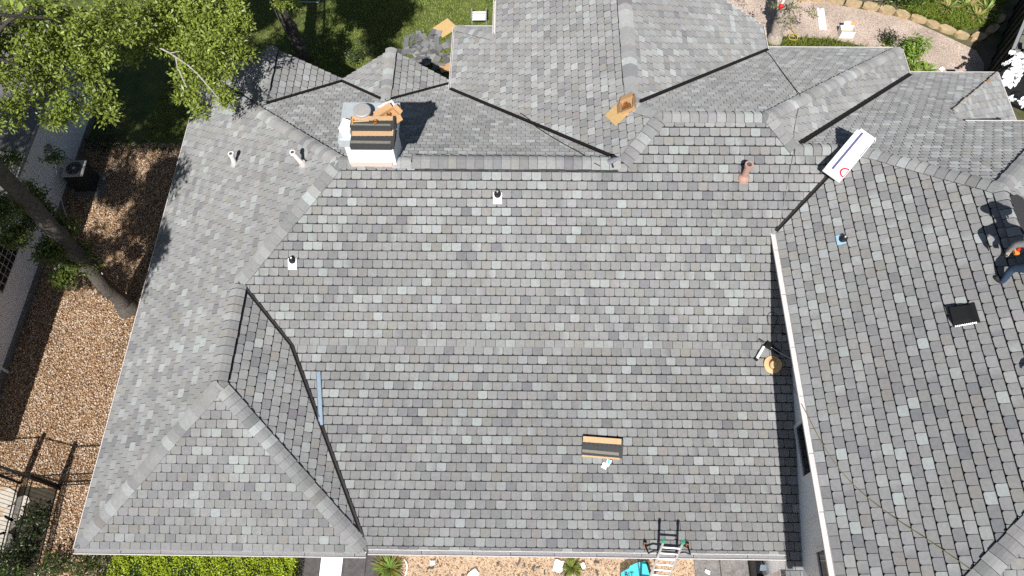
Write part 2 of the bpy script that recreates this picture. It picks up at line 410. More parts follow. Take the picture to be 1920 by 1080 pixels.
field = MB(); CAND = []
for fk, (pl_, poly) in FAC.items():
    a, b_, c = PLN[pl_]; N = pn(pl_)
    g = unit((-a, -b_, 0)); vdir = unit((g[0], g[1], math.hypot(a, b_))); udir = np.cross(vdir, N)
    O = min(poly, key=lambda q: q[2]).copy()
    uv = [((q - O) @ udir, (q - O) @ vdir) for q in poly]
    if parea(uv) < 0: uv = uv[::-1]
    us = [q[0] for q in uv]; vmax = max(q[1] for q in uv)
    soff = random.random() * TABW
    for r in range(int(vmax / EXPO) + 2):
        v0 = r * EXPO - .012
        v1 = v0 + EXPO - .021
        strip = clip_halfplane(clip_halfplane(uv, 0, 1, v1), 0, -1, -v0)
        if len(strip) < 3: continue
        s0, s1 = min(q[0] for q in strip), max(q[0] for q in strip)
        off = (r % 2) * TABW / 2 + soff + random.uniform(-.006, .006)
        j = math.floor((s0 - off) / TABW)
        while j * TABW + off < s1:
            u0 = j * TABW + off; j += 1
            uc = u0 + TABW / 2
            x0, x1 = u0 + GAP / 2, u0 + TABW - GAP / 2
            q = clip_halfplane(clip_halfplane(strip, 1, 0, x1), -1, 0, -x0)
            if len(q) < 3: continue
            ar = abs(parea(q)); full = (x1 - x0) * (v1 - v0)
            if ar < full * .02: continue
            dl = random.uniform(-.002, .003); c1 = tone(); c2 = tone() if random.random() < .22 else None
            jv = random.uniform(-.003, .003)
            if ar > full * .9985:
                P0 = O + udir * uc + vdir * (v0 + jv)
                CAND.append((fk, P0, udir, vdir, N, c1, c2, dl))
            else:
                H = lambda v: LIFT0 + dl + (LIFT1 - LIFT0) * (v - v0) / (v1 - v0)
                p3 = [O + udir * s + vdir * t + N * H(t) for s, t in q]; lo = [O + udir * s + vdir * t for s, t in q]
                cols = [c1] * len(p3); field.poly(p3, 0, cols)
                for i in range(len(p3)):
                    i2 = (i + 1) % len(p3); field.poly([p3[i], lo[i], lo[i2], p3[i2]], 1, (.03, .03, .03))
# the 300 that show largest become shingles of their own
def shown(cn):
    P, ud, vd = cn[1], cn[2], cn[3]
    q = [px(P + ud * s + vd * t) for s, t in ((-.11, 0), (.11, 0), (.11, .2), (-.11, .2))]
    if any(not (4 < a < 1916 and 4 < b < 1076) for a, b in q): return 0
    return abs(parea(q))
order = sorted(range(len(CAND)), key=lambda i: -shown(CAND[i]))
SINGLE = set(order[:300])
out = tab_outline(TABW - GAP, EXPO - .021); LN = EXPO - .021
VARI = []
for k in range(30):
    b = MB(); c1 = tone(); c2 = tone() if k % 5 == 0 else None; dl = random.uniform(-.002, .003)
    p3 = [(s, t, LIFT0 + dl + (LIFT1 - LIFT0) * t / LN) for s, t in out]
    tab_faces(b, p3, [(s, t, 0) for s, t in out], c1, c2, [q[0] for q in out])
    o = b.build('shingle', ['shingle', 'shingle_edge']); VARI.append(o.data); bpy.data.objects.remove(o)
for i, cn in enumerate(CAND):
    fk, P0, ud, vd, N, c1, c2, dl = cn
    if i in SINGLE:
        o = link('shingle', random.choice(VARI), roof)
        rr = random.uniform(-.006, .006); u2 = ud * math.cos(rr) + vd * math.sin(rr); v2 = vd * math.cos(rr) - ud * math.sin(rr)
        o.matrix_world = Matrix(((u2[0], v2[0], N[0], P0[0]), (u2[1], v2[1], N[1], P0[1]), (u2[2], v2[2], N[2], P0[2]), (0, 0, 0, 1)))
    else:
        rr = random.uniform(-.008, .008); u2 = ud * math.cos(rr) + vd * math.sin(rr); v2 = vd * math.cos(rr) - ud * math.sin(rr)
        H = lambda t: LIFT0 + dl + (LIFT1 - LIFT0) * t / LN
        p3 = [P0 + u2 * s + v2 * t + N * H(t) for s, t in out]; lo = [P0 + u2 * s + v2 * t for s, t in out]
        tab_faces(field, p3, lo, c1, c2, [q[0] for q in out])
field.build('shingle_field', ['shingle', 'shingle_edge'], roof, kind='stuff')

# hip and ridge caps, each a bent shingle of its own
def caps(P, Q, na, nb, half=.16, vent=False, skip=0.0, lift=.036, expo=.2032):
    P, Q = V3(P), V3(Q); L = np.linalg.norm(Q - P); t = (Q - P) / L
    A, B = pn(na), pn(nb); up = unit(A + B)
    def down(N):
        d = np.cross(N, t); d = unit(d); return d if d @ up < 0 else -d
    dA, dB = down(A), down(B)
    base = lift + (.04 if vent else 0)
    if vent:
        m = MB(); hv = half + .034
        for s0, s1 in ((0, L),):
            P0, P1 = P + t * .05, Q - t * .05
            sec = [dA * hv + A * .004, dA * hv + A * .05, dA * .02 + up * .055, dB * .02 + up * .055, dB * hv + B * .05, dB * hv + B * .004]
            for i in range(5): m.poly([P0 + sec[i], P1 + sec[i], P1 + sec[i + 1], P0 + sec[i + 1]])
            m.poly([P0 + q for q in sec]); m.poly([P1 + q for q in sec][::-1])
        m.build('ridge_vent', 'vent_black', roof)
    n = int((L - skip) / expo); k_ = random.randrange(9)
    for k in range(n + 1):
        s = skip + k * expo + random.uniform(-.008, .008); e = min(s + .285, L + .03)
        if e - s < .06: continue
        h0, h1 = base + .024 + random.uniform(0, .006), base + .004
        c1 = tuple(q * CAPK[k_ % 9] for q in tone()); k_ = random.randrange(9); b = MB(); hw = half + random.uniform(-.01, .006); sk = random.uniform(-.006, .006)
        def sec(s_, h): return [P + t * (s_ + sk) + dA * hw + A * h, P + t * s_ + dA * .05 + A * (h + .004), P + t * s_ + up * (h - .004), P + t * s_ + dB * .05 + B * (h + .004), P + t * (s_ - sk) + dB * hw + B * h]
        lo, hi = sec(s, h0), sec(e, h1)
        for i in range(4):
            b.poly([lo[i], lo[i + 1], hi[i + 1], hi[i]], 0, c1)
            b.poly([lo[i + 1], lo[i], lo[i] - up * .016 - t * .007, lo[i + 1] - up * .016 - t * .007], 1, c1)  # cut edge carried past the cap's low end as a painted shadow line
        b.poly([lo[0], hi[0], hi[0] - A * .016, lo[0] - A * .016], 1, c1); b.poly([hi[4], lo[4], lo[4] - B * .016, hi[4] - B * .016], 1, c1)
        CAPS.append((px(P + t * s), b))
CAPS = []; CAPK = (.97, 1.05, 1.13, .9, 1.07, 1.0, 1.16, .94, 1.1)
def lerp(a, b, k): return V3(a) + (V3(b) - V3(a)) * k
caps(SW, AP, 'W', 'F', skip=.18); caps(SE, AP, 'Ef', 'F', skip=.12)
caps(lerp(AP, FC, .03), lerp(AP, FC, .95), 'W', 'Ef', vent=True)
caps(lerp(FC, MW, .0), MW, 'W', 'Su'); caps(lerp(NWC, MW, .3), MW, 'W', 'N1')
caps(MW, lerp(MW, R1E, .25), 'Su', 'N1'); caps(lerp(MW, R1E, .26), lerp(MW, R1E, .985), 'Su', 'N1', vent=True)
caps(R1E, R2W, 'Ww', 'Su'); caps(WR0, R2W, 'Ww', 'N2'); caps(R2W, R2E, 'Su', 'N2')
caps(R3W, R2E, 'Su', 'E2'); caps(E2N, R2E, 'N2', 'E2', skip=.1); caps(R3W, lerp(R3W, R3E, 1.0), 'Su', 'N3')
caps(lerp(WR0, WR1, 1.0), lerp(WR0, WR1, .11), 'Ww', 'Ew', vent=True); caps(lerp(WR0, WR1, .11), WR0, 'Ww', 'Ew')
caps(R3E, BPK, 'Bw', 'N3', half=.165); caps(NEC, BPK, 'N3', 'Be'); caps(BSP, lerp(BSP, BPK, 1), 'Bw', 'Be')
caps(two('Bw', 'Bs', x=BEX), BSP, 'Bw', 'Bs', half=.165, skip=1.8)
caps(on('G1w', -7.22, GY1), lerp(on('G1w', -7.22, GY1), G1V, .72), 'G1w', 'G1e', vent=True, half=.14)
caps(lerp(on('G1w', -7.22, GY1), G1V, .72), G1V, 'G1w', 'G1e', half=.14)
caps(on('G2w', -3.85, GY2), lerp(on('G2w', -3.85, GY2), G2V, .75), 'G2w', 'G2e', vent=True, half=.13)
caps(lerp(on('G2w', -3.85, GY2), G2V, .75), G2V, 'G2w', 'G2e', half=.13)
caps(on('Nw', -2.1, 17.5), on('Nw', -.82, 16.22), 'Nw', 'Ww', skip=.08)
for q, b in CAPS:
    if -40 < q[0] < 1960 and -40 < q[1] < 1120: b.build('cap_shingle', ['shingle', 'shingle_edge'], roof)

# valley flashings
def valley(P, Q, na, nb, wd=.05, lift=.044):
    wd += .012
    P, Q = V3(P), V3(Q); t = unit(Q - P); A, B = pn(na), pn(nb)
    def inn(N, other):
        d = unit(np.cross(N, t)); return d if d[2] > 0 else -d
    dA, dB = inn(A, B), inn(B, A); up = unit(A + B)
    b = MB()
    s = [dA * wd + A * lift, dA * wd + A * (lift + .008), up * (lift + .006), dB * wd + B * (lift + .008), dB * wd + B * lift]
    for i in range(4): b.poly([P + s[i], P + s[i + 1], Q + s[i + 1], Q + s[i]], 1 if i == 0 else 0)
    b.poly([P + q for q in s]); b.poly([Q + q for q in s][::-1])
    return b.build('valley_flashing', ['valley_metal', 'valley_brown'], roof)
valley(FC, KN, 'Ef', 'Su', .05); valley(KN, lerp(KN, VSL, .94), 'Ef', 'Sl', .05)
valley(VW, lerp(VW, R1E, .985), 'Ww', 'N1', .065); valley(lerp(WR0, VE, .03), VE, 'Ew', 'N2', .065)
valley(lerp(R3W, VE2, .03), VE2, 'E2', 'N3', .07); valley(BV0, lerp(BV0, R3E, .8), 'Bw', 'Su', .05)
valley(G1V, GB, 'G1e', 'N1', .06); valley(lerp(G1V, two('N1', 'G1w', x=-9.55), .12), two('N1', 'G1w', x=-9.4), 'G1w', 'N1', .05)
valley(lerp(G2V, two('N1', 'G2w', x=GB[0]), .08), two('N1', 'G2w', x=GB[0]), 'G2w', 'N1', .055); valley(G2V, two('N1', 'G2e', x=-2.16), 'G2e', 'N1', .055)

# gutters and eave metal
def gutter(P, Q, outd, wd=.115, dp=.1, guards=True, gm='guard_grey', drop=.0):
    P, Q, o = V3(P), V3(Q), unit(outd); P = P + V3((0, 0, -drop)); Q = Q + V3((0, 0, -drop))
    L = np.linalg.norm(Q - P); t = (Q - P) / L; z = V3((0, 0, 1)); b = MB()
    prof = [(-.012, .014), (.018, .012), (.018, -.004), (.004, -.006), (.004, -dp), (wd * .8, -dp), (wd - .012, -.01), (wd - .012, .004), (wd + .008, .004), (wd + .008, -.014), (wd * .84, -dp - .012), (-.012, -dp - .012)]
    n = len(prof)
    for i in range(n):
        a, c = prof[i], prof[(i + 1) % n]
        b.poly([P + o * a[0] + z * a[1], Q + o * a[0] + z * a[1], Q + o * c[0] + z * c[1], P + o * c[0] + z * c[1]])
    b.poly([P + o * q[0] + z * q[1] for q in prof]); b.poly([Q + o * q[0] + z * q[1] for q in prof][::-1])
    g = b.build('gutter', 'white_metal', house)
    if guards:
        s = 0.0
        while s < L - .02:
            e = min(L, s + random.uniform(.85, 1.25)); m = MB(); hz = -.012 + random.uniform(-.004, .003)
            A, B = P + t * (s + .006), P + t * (e - .006); i0, i1 = .021, wd - .015
            q = [A + o * i0 + z * (hz + .004), B + o * i0 + z * (hz + .004), B + o * i1 + z * hz, A + o * i1 + z * hz]
            m.poly(q); m.poly([k - z * .006 for k in q][::-1]); m.build('gutter_guard', gm, g); s = e
    return g
gutter(SW + V3((-.02, 0, 0)), SE, (0, -1, 0)); gutter(VSL + V3((.04, 0, 0)), on('Sl', 5.92, VSL[1]), (0, -1, 0))
gutter(NWC, SW, (-1, 0, 0), wd=.05, dp=.07, guards=False)
gutter(on('Bw', BEX, -.5), on('Bw', BEX, BV0[1] - .02), (-1, 0, 0), wd=.12, gm='white_metal')
gutter(on('Ww', -2.1, 14.95), on('Ww', -2.1, 17.5), (-1, 0, 0), wd=.07, guards=False)
gutter(on('Nw', -2.1, 17.5), on('Nw', -.85, 17.5), (0, 1, 0), wd=.06, guards=False)
gutter(on('Ww', -.82, 16.3), on('Ww', -.82, WGY), (-1, 0, 0), wd=.07, guards=False)
gutter(on('Ew', 7.42, VE[1] + .02), on('Ew', 7.42, WGY), (1, 0, 0), wd=.06, guards=False)
gutter(on('N2', 7.5, E2N[1]), E2N, (0, 1, 0), wd=.07, guards=False); gutter(E2N, VE2, (1, 0, 0), wd=.06, guards=False)
gutter(on('N3', 11.75, 16.24), N3C, (0, 1, 0), wd=.06, guards=False); gutter(N3C, on('E3', 14.48, 11.0), (1, 0, 0), wd=.05, guards=False)
def rake(P, Q, side):
    P, Q = V3(P), V3(Q); s = unit(side); b = MB(); z = V3((0, 0, 1))
    sec = [s * -.03 + z * .024, s * .03 + z * .024, s * .03 - z * .14, s * -.03 - z * .14]
    for i in range(4): b.poly([P + sec[i], Q + sec[i], Q + sec[(i + 1) % 4], P + sec[(i + 1) % 4]])
    b.poly([P + q for q in sec]); b.poly([Q + q for q in sec][::-1])
    b.build('rake_board', 'white_metal', house)
rake(on('Ew', 7.42, WGY), WR1, (0, 1, 0)); rake(on('Ww', -.82, WGY), WR1, (0, 1, 0))
rake(on('N3', 11.05, 12.2), NEC, (0, 1, 0))

# walls under the roof
def wallbox(x0, x1, y0, y1, z0, z1, m='wall_white', name='wall'):
    b = MB(); b.box(((x0 + x1) / 2, (y0 + y1) / 2, (z0 + z1) / 2), (x1 - x0, y1 - y0, z1 - z0)); return b.build(name, m, house)
wallbox(-9.4, -3.8, 2.75, 15.3, 0, 2.93, 'stucco'); wallbox(-3.79, 6.2, 2.8, 12.0, 0, 2.9, 'stucco')
wallbox(-1.6, 7.0, 12.01, 16.1, 0, 3.4, 'stucco'); wallbox(-.4, 6.9, 16.11, 17.4, 0, 3.9, 'stucco'); wallbox(7.01, 11.2, 10.7, 16.6, 0, 3.1, 'stucco')
wallbox(11.21, 14.1, 11.0, 15.8, 0, 3.0, 'stucco')
wallbox(XWL, 12.9, .1, 11.2, 0, 5.72, 'wall_white')
for x0, x1, y, ap, zz in ((-9.5, -5.45, 15.35, -7.22, 4.4), (-5.4, -2.3, 15.4, -3.85, 4.1)):
    b = MB(); lo = 2.6; pts = [(x0, lo), (x1, lo), (x1, 3.1), (ap, zz), (x0, 3.0)]
    for yy in (y, y + .1): b.poly([(a, yy, z) for a, z in pts])
    b.build('gable_wall', 'stucco', house)
b = MB(); b.poly([(-.6, 17.5, 3.0), (7.2, 17.5, 3.0), (7.2, 17.5, 3.6), (2.6, 17.5, 6.7), (-.6, 17.5, 4.6)]); b.build('gable_wall', 'stucco', house)
b = MB(); b.poly([(BEX - .0, -.4, 5.70), (XWL, -.4, 5.70), (XWL, BV0[1], 5.70), (BEX, BV0[1] - .1, 5.70)]); b.build('soffit', 'trim_white', house)
# windows in the tall west wall
def wall_window(pa, pb, z0, z1):
    x = XWL; y0, y1 = pa, pb; fr = .07
    b = MB()
    for c, s in (((x - .015, (y0 + y1) / 2, z0 - fr / 2), (.05, y1 - y0 + 2 * fr, fr)), ((x - .015, (y0 + y1) / 2, z1 + fr / 2), (.05, y1 - y0 + 2 * fr, fr)),
                 ((x - .015, y0 - fr / 2, (z0 + z1) / 2), (.05, fr, z1 - z0)), ((x - .015, y1 + fr / 2, (z0 + z1) / 2), (.05, fr, z1 - z0)), ((x - .012, (y0 + y1) / 2, (z0 + z1) / 2), (.03, y1 - y0, .035))):
        b.box(c, s)
    wn = b.build('window', 'trim_white', house)
    g = MB(); g.box((x - .004, (y0 + y1) / 2, (z0 + z1) / 2), (.006, y1 - y0, z1 - z0)); g.build('pane', 'glass_dark', wn)
wall_window(3.74, 4.84, 3.92, 5.1); wall_window(1.0, 2.16, 3.95, 5.2)
b = MB(); b.box((XWL - .012, 4.4, 5.6), (.024, 8.6, .2)); b.box((XWL - .01, 2.78, 4.6), (.02, .1, 2.0)); b.build('wall_trim', 'trim_white', house)

# ------------------------------------------------------------------ things that belong to the roof
# chimney
CX0, CX1, CY0, CY1 = -3.90, -2.84, 10.06, 10.82
b = MB(); b.box(((CX0 + CX1) / 2, (CY0 + CY1) / 2, 6.4), (CX1 - CX0, CY1 - CY0, 2.4)); chim = b.build('chimney', 'trim_white', house)
b = MB(); b.box(((CX0 + CX1) / 2 + .01, (CY0 + CY1) / 2 + .01, 7.48), (CX1 - CX0 + .08, CY1 - CY0 + .09, .16)); b.build('chimney_collar', 'trim_white', chim)
b = MB(); b.box((-3.30, 10.37, 7.66), (1.24, 1.06, .20)); b.box((-3.30, 10.37, 7.775), (1.18, 1.0, .03), taper=.97); CTOP = 7.79
b.build('chimney_cap', 'cap_metal', chim)
b = MB(); b.box((-3.40, CY0 - .02, 6.66), (.94, .04, .22)); b.build('chimney_flashing', mat('flashing_pink', (.66, .52, .46), .8), chim)
fl = at(683, 222, CTOP)
b = MB(); b.lathe((fl[0], fl[1], CTOP), [(.14, 0), (.14, .10), (.165, .12), (.165, .15), (.15, .16), (.15, .20), (.19, .22), (.19, .27), (.17, .285), (.01, .29)], 24)
b.build('flue', 'flue_grey', chim, smooth=False)

mat('flash_grey', (.5, .45, .43), .6)
def vent_pipe(P, n, h, r, m, label=None, lean=(0, 0), base=True):
    P = V3(P); b = MB(); top = P + V3((lean[0], lean[1], h))
    b.tube([P - V3((0, 0, .05)), top], r, 14, cap=False)
    b.tube([top - V3((0, 0, .07)), top], r * 1.28, 14, cap=False)
    rg = [(r * 1.28, .0), (r * .8, .0)]
    for j in range(14):
        a0, a1 = 2 * math.pi * j / 14, 2 * math.pi * (j + 1) / 14
        b.poly([top + V3((r * 1.28 * math.cos(a0), r * 1.28 * math.sin(a0), 0)), top + V3((r * 1.28 * math.cos(a1), r * 1.28 * math.sin(a1), 0)), top + V3((r * .75 * math.cos(a1), r * .75 * math.sin(a1), 0)), top + V3((r * .75 * math.cos(a0), r * .75 * math.sin(a0), 0))])
        b.poly([top + V3((r * .75 * math.cos(a0), r * .75 * math.sin(a0), 0)), top + V3((r * .75 * math.cos(a1), r * .75 * math.sin(a1), 0)), top + V3((0, 0, -.05))], 1)
    o = b.build('vent_pipe', [m, 'slate'], house)
    N = pn(n); g = unit((-PLN[n][0], -PLN[n][1], 0)); vd = unit((g[0], g[1], math.hypot(PLN[n][0], PLN[n][1]))); ud = np.cross(vd, N)
    f = MB(); q = [P + ud * s + vd * t + N * .044 for s, t in ((-.085, -.12), (.085, -.12), (.085, .06), (-.085, .06))]; f.poly(q); f.poly([k - N * .01 for k in q][::-1])
    for i in range(4): f.poly([q[i], q[i] - N * .01, q[(i + 1) % 4] - N * .01, q[(i + 1) % 4]])
    f.lathe((P[0], P[1], P[2] + .015), [(r * 1.9, -.04), (r * 1.7, .03), (r * 1.1, .10), (r * 1.02, .11)], 14)
    f.build('pipe_flashing', 'flash_grey' if m == 'pvc_white' else m, o)
vent_pipe(hit('W', 441, 308), 'W', .42, .06, 'pvc_white', lean=(.02, .03))
vent_pipe(hit('W', 570, 309), 'W', .45, .056, 'pvc_white', lean=(-.16, .03))
vent_pipe(hit('Su', 1394, 334), 'Su', .52, .075, 'pvc_salmon', lean=(-.01, 0))

def boot_vent(P, n, m='trim_white', plate=(.1, .2)):
    P = V3(P); N = pn(n); g = unit((-PLN[n][0], -PLN[n][1], 0)); vd = unit((g[0], g[1], math.hypot(PLN[n][0], PLN[n][1]))); ud = np.cross(vd, N)
    f = MB(); q = [P + ud * s + vd * t + N * .044 for s, t in ((-plate[0], -plate[1]), (plate[0], -plate[1]), (plate[0], .06), (-plate[0], .06))]; f.poly(q); f.poly([k - N * .012 for k in q][::-1])
    for i in range(4): f.poly([q[i], q[i] - N * .012, q[(i + 1) % 4] - N * .012, q[(i + 1) % 4]])
    o = f.build('vent_boot', m, house)
    b = MB(); b.lathe((P[0], P[1], P[2] + .04), [(.085, -.03), (.08, .03), (.065, .05), (.055, .09), (.035, .10)], 18); b.build('rubber_collar', 'rubber', o)
    b = MB(); b.lathe((P[0], P[1], P[2] + .05), [(.028, 0), (.028, .12), (.02, .125)], 12); b.build('pipe_stub', 'steel', o)
boot_vent(hit('Su', 933, 366), 'Su'); boot_vent(hit('Su', 549, 489), 'Su'); boot_vent(hit('Bw', 1580, 450), 'Bw', 'wrap_blue', (.12, .12))

# square black roof vent on the tall slope
P = hit('Bw', 1806, 592); N = pn('Bw'); vd = unit((1, 0, .6)); ud = np.cross(vd, N)
def loc(s, t, h, P=P): return P + ud * s + vd * t + N * h
b = MB(); hw, hl = .19, .2
bot = [loc(-hw, -hl, .02), loc(hw, -hl, .02), loc(hw, hl, .02), loc(-hw, hl, .02)]; top = [loc(-hw * .8, -hl * .95, .17), loc(hw * .8, -hl * .95, .17), loc(hw * .72, hl * .35, .15), loc(-hw * .72, hl * .35, .15)]
b.poly(top)
for i in range(4): b.poly([bot[i], bot[(i + 1) % 4], top[(i + 1) % 4], top[i]])
fl_ = [loc(s, t, .044) for s, t in ((-.21, -.21), (.21, -.21), (.21, .24), (-.21, .24))]; b.poly(fl_)
bv = b.build('box_vent', 'vent_black', house)
b = MB()
for k in range(12):
    s = -hl * .9 + k * .031; b.poly([loc(hw + .006, s, .07), loc(hw + .006, s + .018, .07), loc(hw + .03, s + .018, .056), loc(hw + .03, s, .056)])
b.build('vent_louvre', 'steel', bv)

# ------------------------------------------------------------------ loose things on the roof
def frame_on(n, P, yaw=0.0, lift=.04):
    """matrix of a thing lying on slope n at P: x along the slope's level line turned by yaw, z out of the slope"""
    N = pn(n); g = unit((-PLN[n][0], -PLN[n][1], 0)); vd = unit((g[0], g[1], math.hypot(PLN[n][0], PLN[n][1]))); ud = np.cross(vd, N)
    x = ud * math.cos(yaw) + vd * math.sin(yaw); y = np.cross(N, x); P = V3(P) + N * lift
    return Matrix(((x[0], y[0], N[0], P[0]), (x[1], y[1], N[1], P[1]), (x[2], y[2], N[2], P[2]), (0, 0, 0, 1)))
def flatM(P, rz=0): return Matrix.Translation(Vector(P)) @ Matrix.Rotation(rz, 4, 'Z')
def thing(name, M, label, cat, group=None):
    o = empty(name, (0, 0, 0), 0, label, cat, group); o.matrix_world = M; return o

def shingle_bundle(M, label, ln=.95, wd=.34, ht=.09, edge='bundle_tan'):
    t = thing('shingle_bundle', M, label, 'shingle bundle', 'opened bundles of shingles')
    nl = 5
    for k in range(nl):
        b = MB(); z = ht * (k + .5) / nl
        b.box((random.uniform(-.008, .008), random.uniform(-.008, .008), z), (ln + random.uniform(-.01, .01), wd + random.uniform(-.012, .012), ht / nl - .004))
        b.build('shingle_layer', 'bundle_dark' if k < nl - 1 else 'bundle_dark', t)
    b = MB(); sf = .4 if edge == 'bundle_dark' else .30; b.box((-.01, wd * (.5 - sf / 2 + .01), ht + .008), (ln * .94, wd * sf, .012), rz=.01); b.build('wrapper_strip', 'bundle_tan', t)
    b = MB(); b.box((-.03, -wd * .28, ht + .004), (ln * .9, wd * .16, .005), rz=-.01); b.build('sealant_band', 'bundle_grey', t)
    b = MB(); b.box((-.02, -wd * .5 - .012, ht * .45), (ln * .93, .045, ht * .8)); b.build('wrapper_edge', edge, t)
    b = MB()
    for k in range(9): b.box((-.4 + k * .1, wd * .1 + random.uniform(-.01, .01), ht + .003), (.05, .012, .003))
    b.build('nail_marks', 'ink', t)
    return t
PB = hit('Sl', 1128, 838)
shingle_bundle(frame_on('Sl', PB, -.07), 'opened bundle of dark shingles lying low on the broad front slope', .92, .42, .085)
shingle_bundle(flatM((-3.15, 9.83, CTOP), .0), 'lower bundle of dark shingles jutting over the chimney front', .93, .42, .1, 'bundle_dark')
shingle_bundle(flatM((-3.17, 10.17, CTOP + .105), .0), 'upper bundle of dark shingles on the chimney, hammer on it', .93, .28, .1, 'bundle_dark')

def crumple(name, M, label, cat, size, m='paper_white', n=7, amp=.03, accent=None, cut=None, group=None, curl=0.0):
    """a crumpled sheet with thickness"""
    b = MB(); g = {}
    rr = random.Random(hash(label) % 1000 if False else len(label) * 7 + n)
    for i in range(n + 1):
        for j in range(n + 1):
            x = (i / n - .5) * size[0]; y = (j / n - .5) * size[1]
            r = math.hypot(i / n - .5, j / n - .5)
            g[i, j] = V3((x + rr.uniform(-.25, .25) * size[0] / n, y + rr.uniform(-.25, .25) * size[1] / n, .006 + rr.uniform(0, amp) + curl * r * r * 2))
    for i in range(n):
        for j in range(n):
            if cut and cut(i / n, j / n): continue
            mi = 1 if accent and accent(i / n, j / n) else 0
            q = [g[i, j], g[i + 1, j], g[i + 1, j + 1], g[i, j + 1]]; b.poly(q, mi); b.poly([k - V3((0, 0, .004)) for k in q][::-1], mi)
    o = b.build(name, [m, 'turquoise'], None, label=label, cat=cat, group=group); o.matrix_world = M; return o
crumple('wrapper_sheet', frame_on('Sl', hit('Sl', 1136, 869), -.5), 'crumpled white paper wrapper just below the bundle on the front slope', 'paper', (.15, .24), n=6, amp=.03,
        accent=lambda i, j: .45 < i < .8 and j > .55, cut=lambda i, j: (i < .3 and j > .4) or (i > .7 and j < .2))

def nail_coil(b, c, r=.055, mi=1):
    b.lathe(c, [(r, 0), (r, .045), (r * .85, .05), (r * .35, .035), (r * .3, .0)], 14, mi)
def coil_box(M, label, sz=(.36, .3, .2), coils=5, flaps=True):
    t = thing('carton', M, label, 'carton', 'open cartons of roofing nail coils'); x, y, z = sz; th = .008
    b = MB(); b.box((0, 0, th / 2 + .001), (x, y, th))
    b.box((-x / 2 + th / 2, 0, z / 2), (th, y, z)); b.box((x / 2 - th / 2, 0, z / 2), (th, y, z)); b.box((0, -y / 2 + th / 2, z / 2), (x - 2 * th, th, z)); b.box((0, y / 2 - th / 2, z / 2), (x - 2 * th, th, z))
    b.build('carton_body', 'cardboard', t)
    for ax, sg, ln_, ang in ((0, -1, .16, -.25), (0, 1, .09, .5), (1, -1, .12, -.6), (1, 1, .12, .7)):
        f = MB(); hw_ = (y if ax == 0 else x) / 2 * .97; d0 = (x if ax == 0 else y) / 2
        q = [(sg * d0, -hw_, z), (sg * d0, hw_, z), (sg * (d0 + ln_ * math.cos(ang)), hw_ * .95, z + ln_ * math.sin(ang)), (sg * (d0 + ln_ * math.cos(ang)), -hw_ * .95, z + ln_ * math.sin(ang))]
        if ax == 1: q = [(b_, a_, c_) for a_, b_, c_ in q]
        f.poly(q); f.poly([(a_, b_, c_ - .005) for a_, b_, c_ in q][::-1])
        for i in range(4): f.poly([q[i], (q[i][0], q[i][1], q[i][2] - .005), (q[(i + 1) % 4][0], q[(i + 1) % 4][1], q[(i + 1) % 4][2] - .005), q[(i + 1) % 4]])
        f.build('carton_flap', 'cardboard', t)
    rr = random.Random(len(label))
    for k in range(coils):
        c = MB(); nail_coil(c, (rr.uniform(-x * .28, x * .28), rr.uniform(-y * .28, y * .28), .012 + .05 * (k // 3)), .05, 0); c.build('nail_coil', 'copper', t)
    return t
coil_box(frame_on('Ww', hit('Ww', 1182, 203), 0.0), 'open carton of nail coils on the rear ridge beside a flat cardboard sheet', (.3, .34, .16), 6)
b = MB(); b.box((0, 0, .006), (.52, .42, .007)); b.box((.0, .0, .0105), (.006, .42, .002), mi=1); o = b.build('cardboard_sheet', ['cardboard_yellow', 'cardboard'], None, label='flat yellowish cardboard sheet beside the nail carton on the rear slope', cat='cardboard', group='loose cardboard')
o.matrix_world = frame_on('Ww', hit('Ww', 1158, 216), .55)
coil_box(flatM((-2.88, 10.42, CTOP), .72), 'open carton of nail coils leaning on the chimney cap beside the flue', (.46, .28, .1), 4)
# white boxes, papers and tools on the chimney
b = MB(); b.box((0, 0, .07), (.26, .2, .14)); b.box((0, .1, .147), (.27, .12, .006), rx=.5); o = b.build('small_box', 'paper_white', None, bevel=.004, label='small white box on the left of the chimney cap', cat='box', group='white boxes on the roof'); o.matrix_world = flatM((-3.74, 10.10, CTOP), -.35)
crumple('paper_sheet', flatM((-2.95, 10.78, CTOP), .6), 'white paper sheet at the back right of the chimney cap', 'paper', (.34, .16), n=5, amp=.03)
crumple('paper_scrap', flatM((-3.72, 9.93, CTOP), .3), 'crumpled white scrap at the front left of the chimney cap', 'paper', (.16, .13), n=4, amp=.03)
b = MB(); b.tube([(-.17, 0, .016), (.17, .01, .016)], .013, 8, 0); b.box((-.18, 0, .02), (.035, .11, .03), mi=1); b.tube([(-.2, .04, .02), (-.24, .075, .02), (-.23, .11, .02)], .008, 6, 1)
o = b.build('hammer', ['bundle_tan', 'orange'], None, label='orange-headed hammer on the upper bundle on the chimney', cat='hammer'); o.matrix_world = flatM((-3.4, 10.15, CTOP + .225), .05)
b = MB(); nail_coil(b, (0, 0, 0), .055, 0); o = b.build('nail_coil', 'copper', None, label='loose copper nail coil on the upper bundle on the chimney', cat='nail coil'); o.location = (-3.10, 10.14, CTOP + .216)

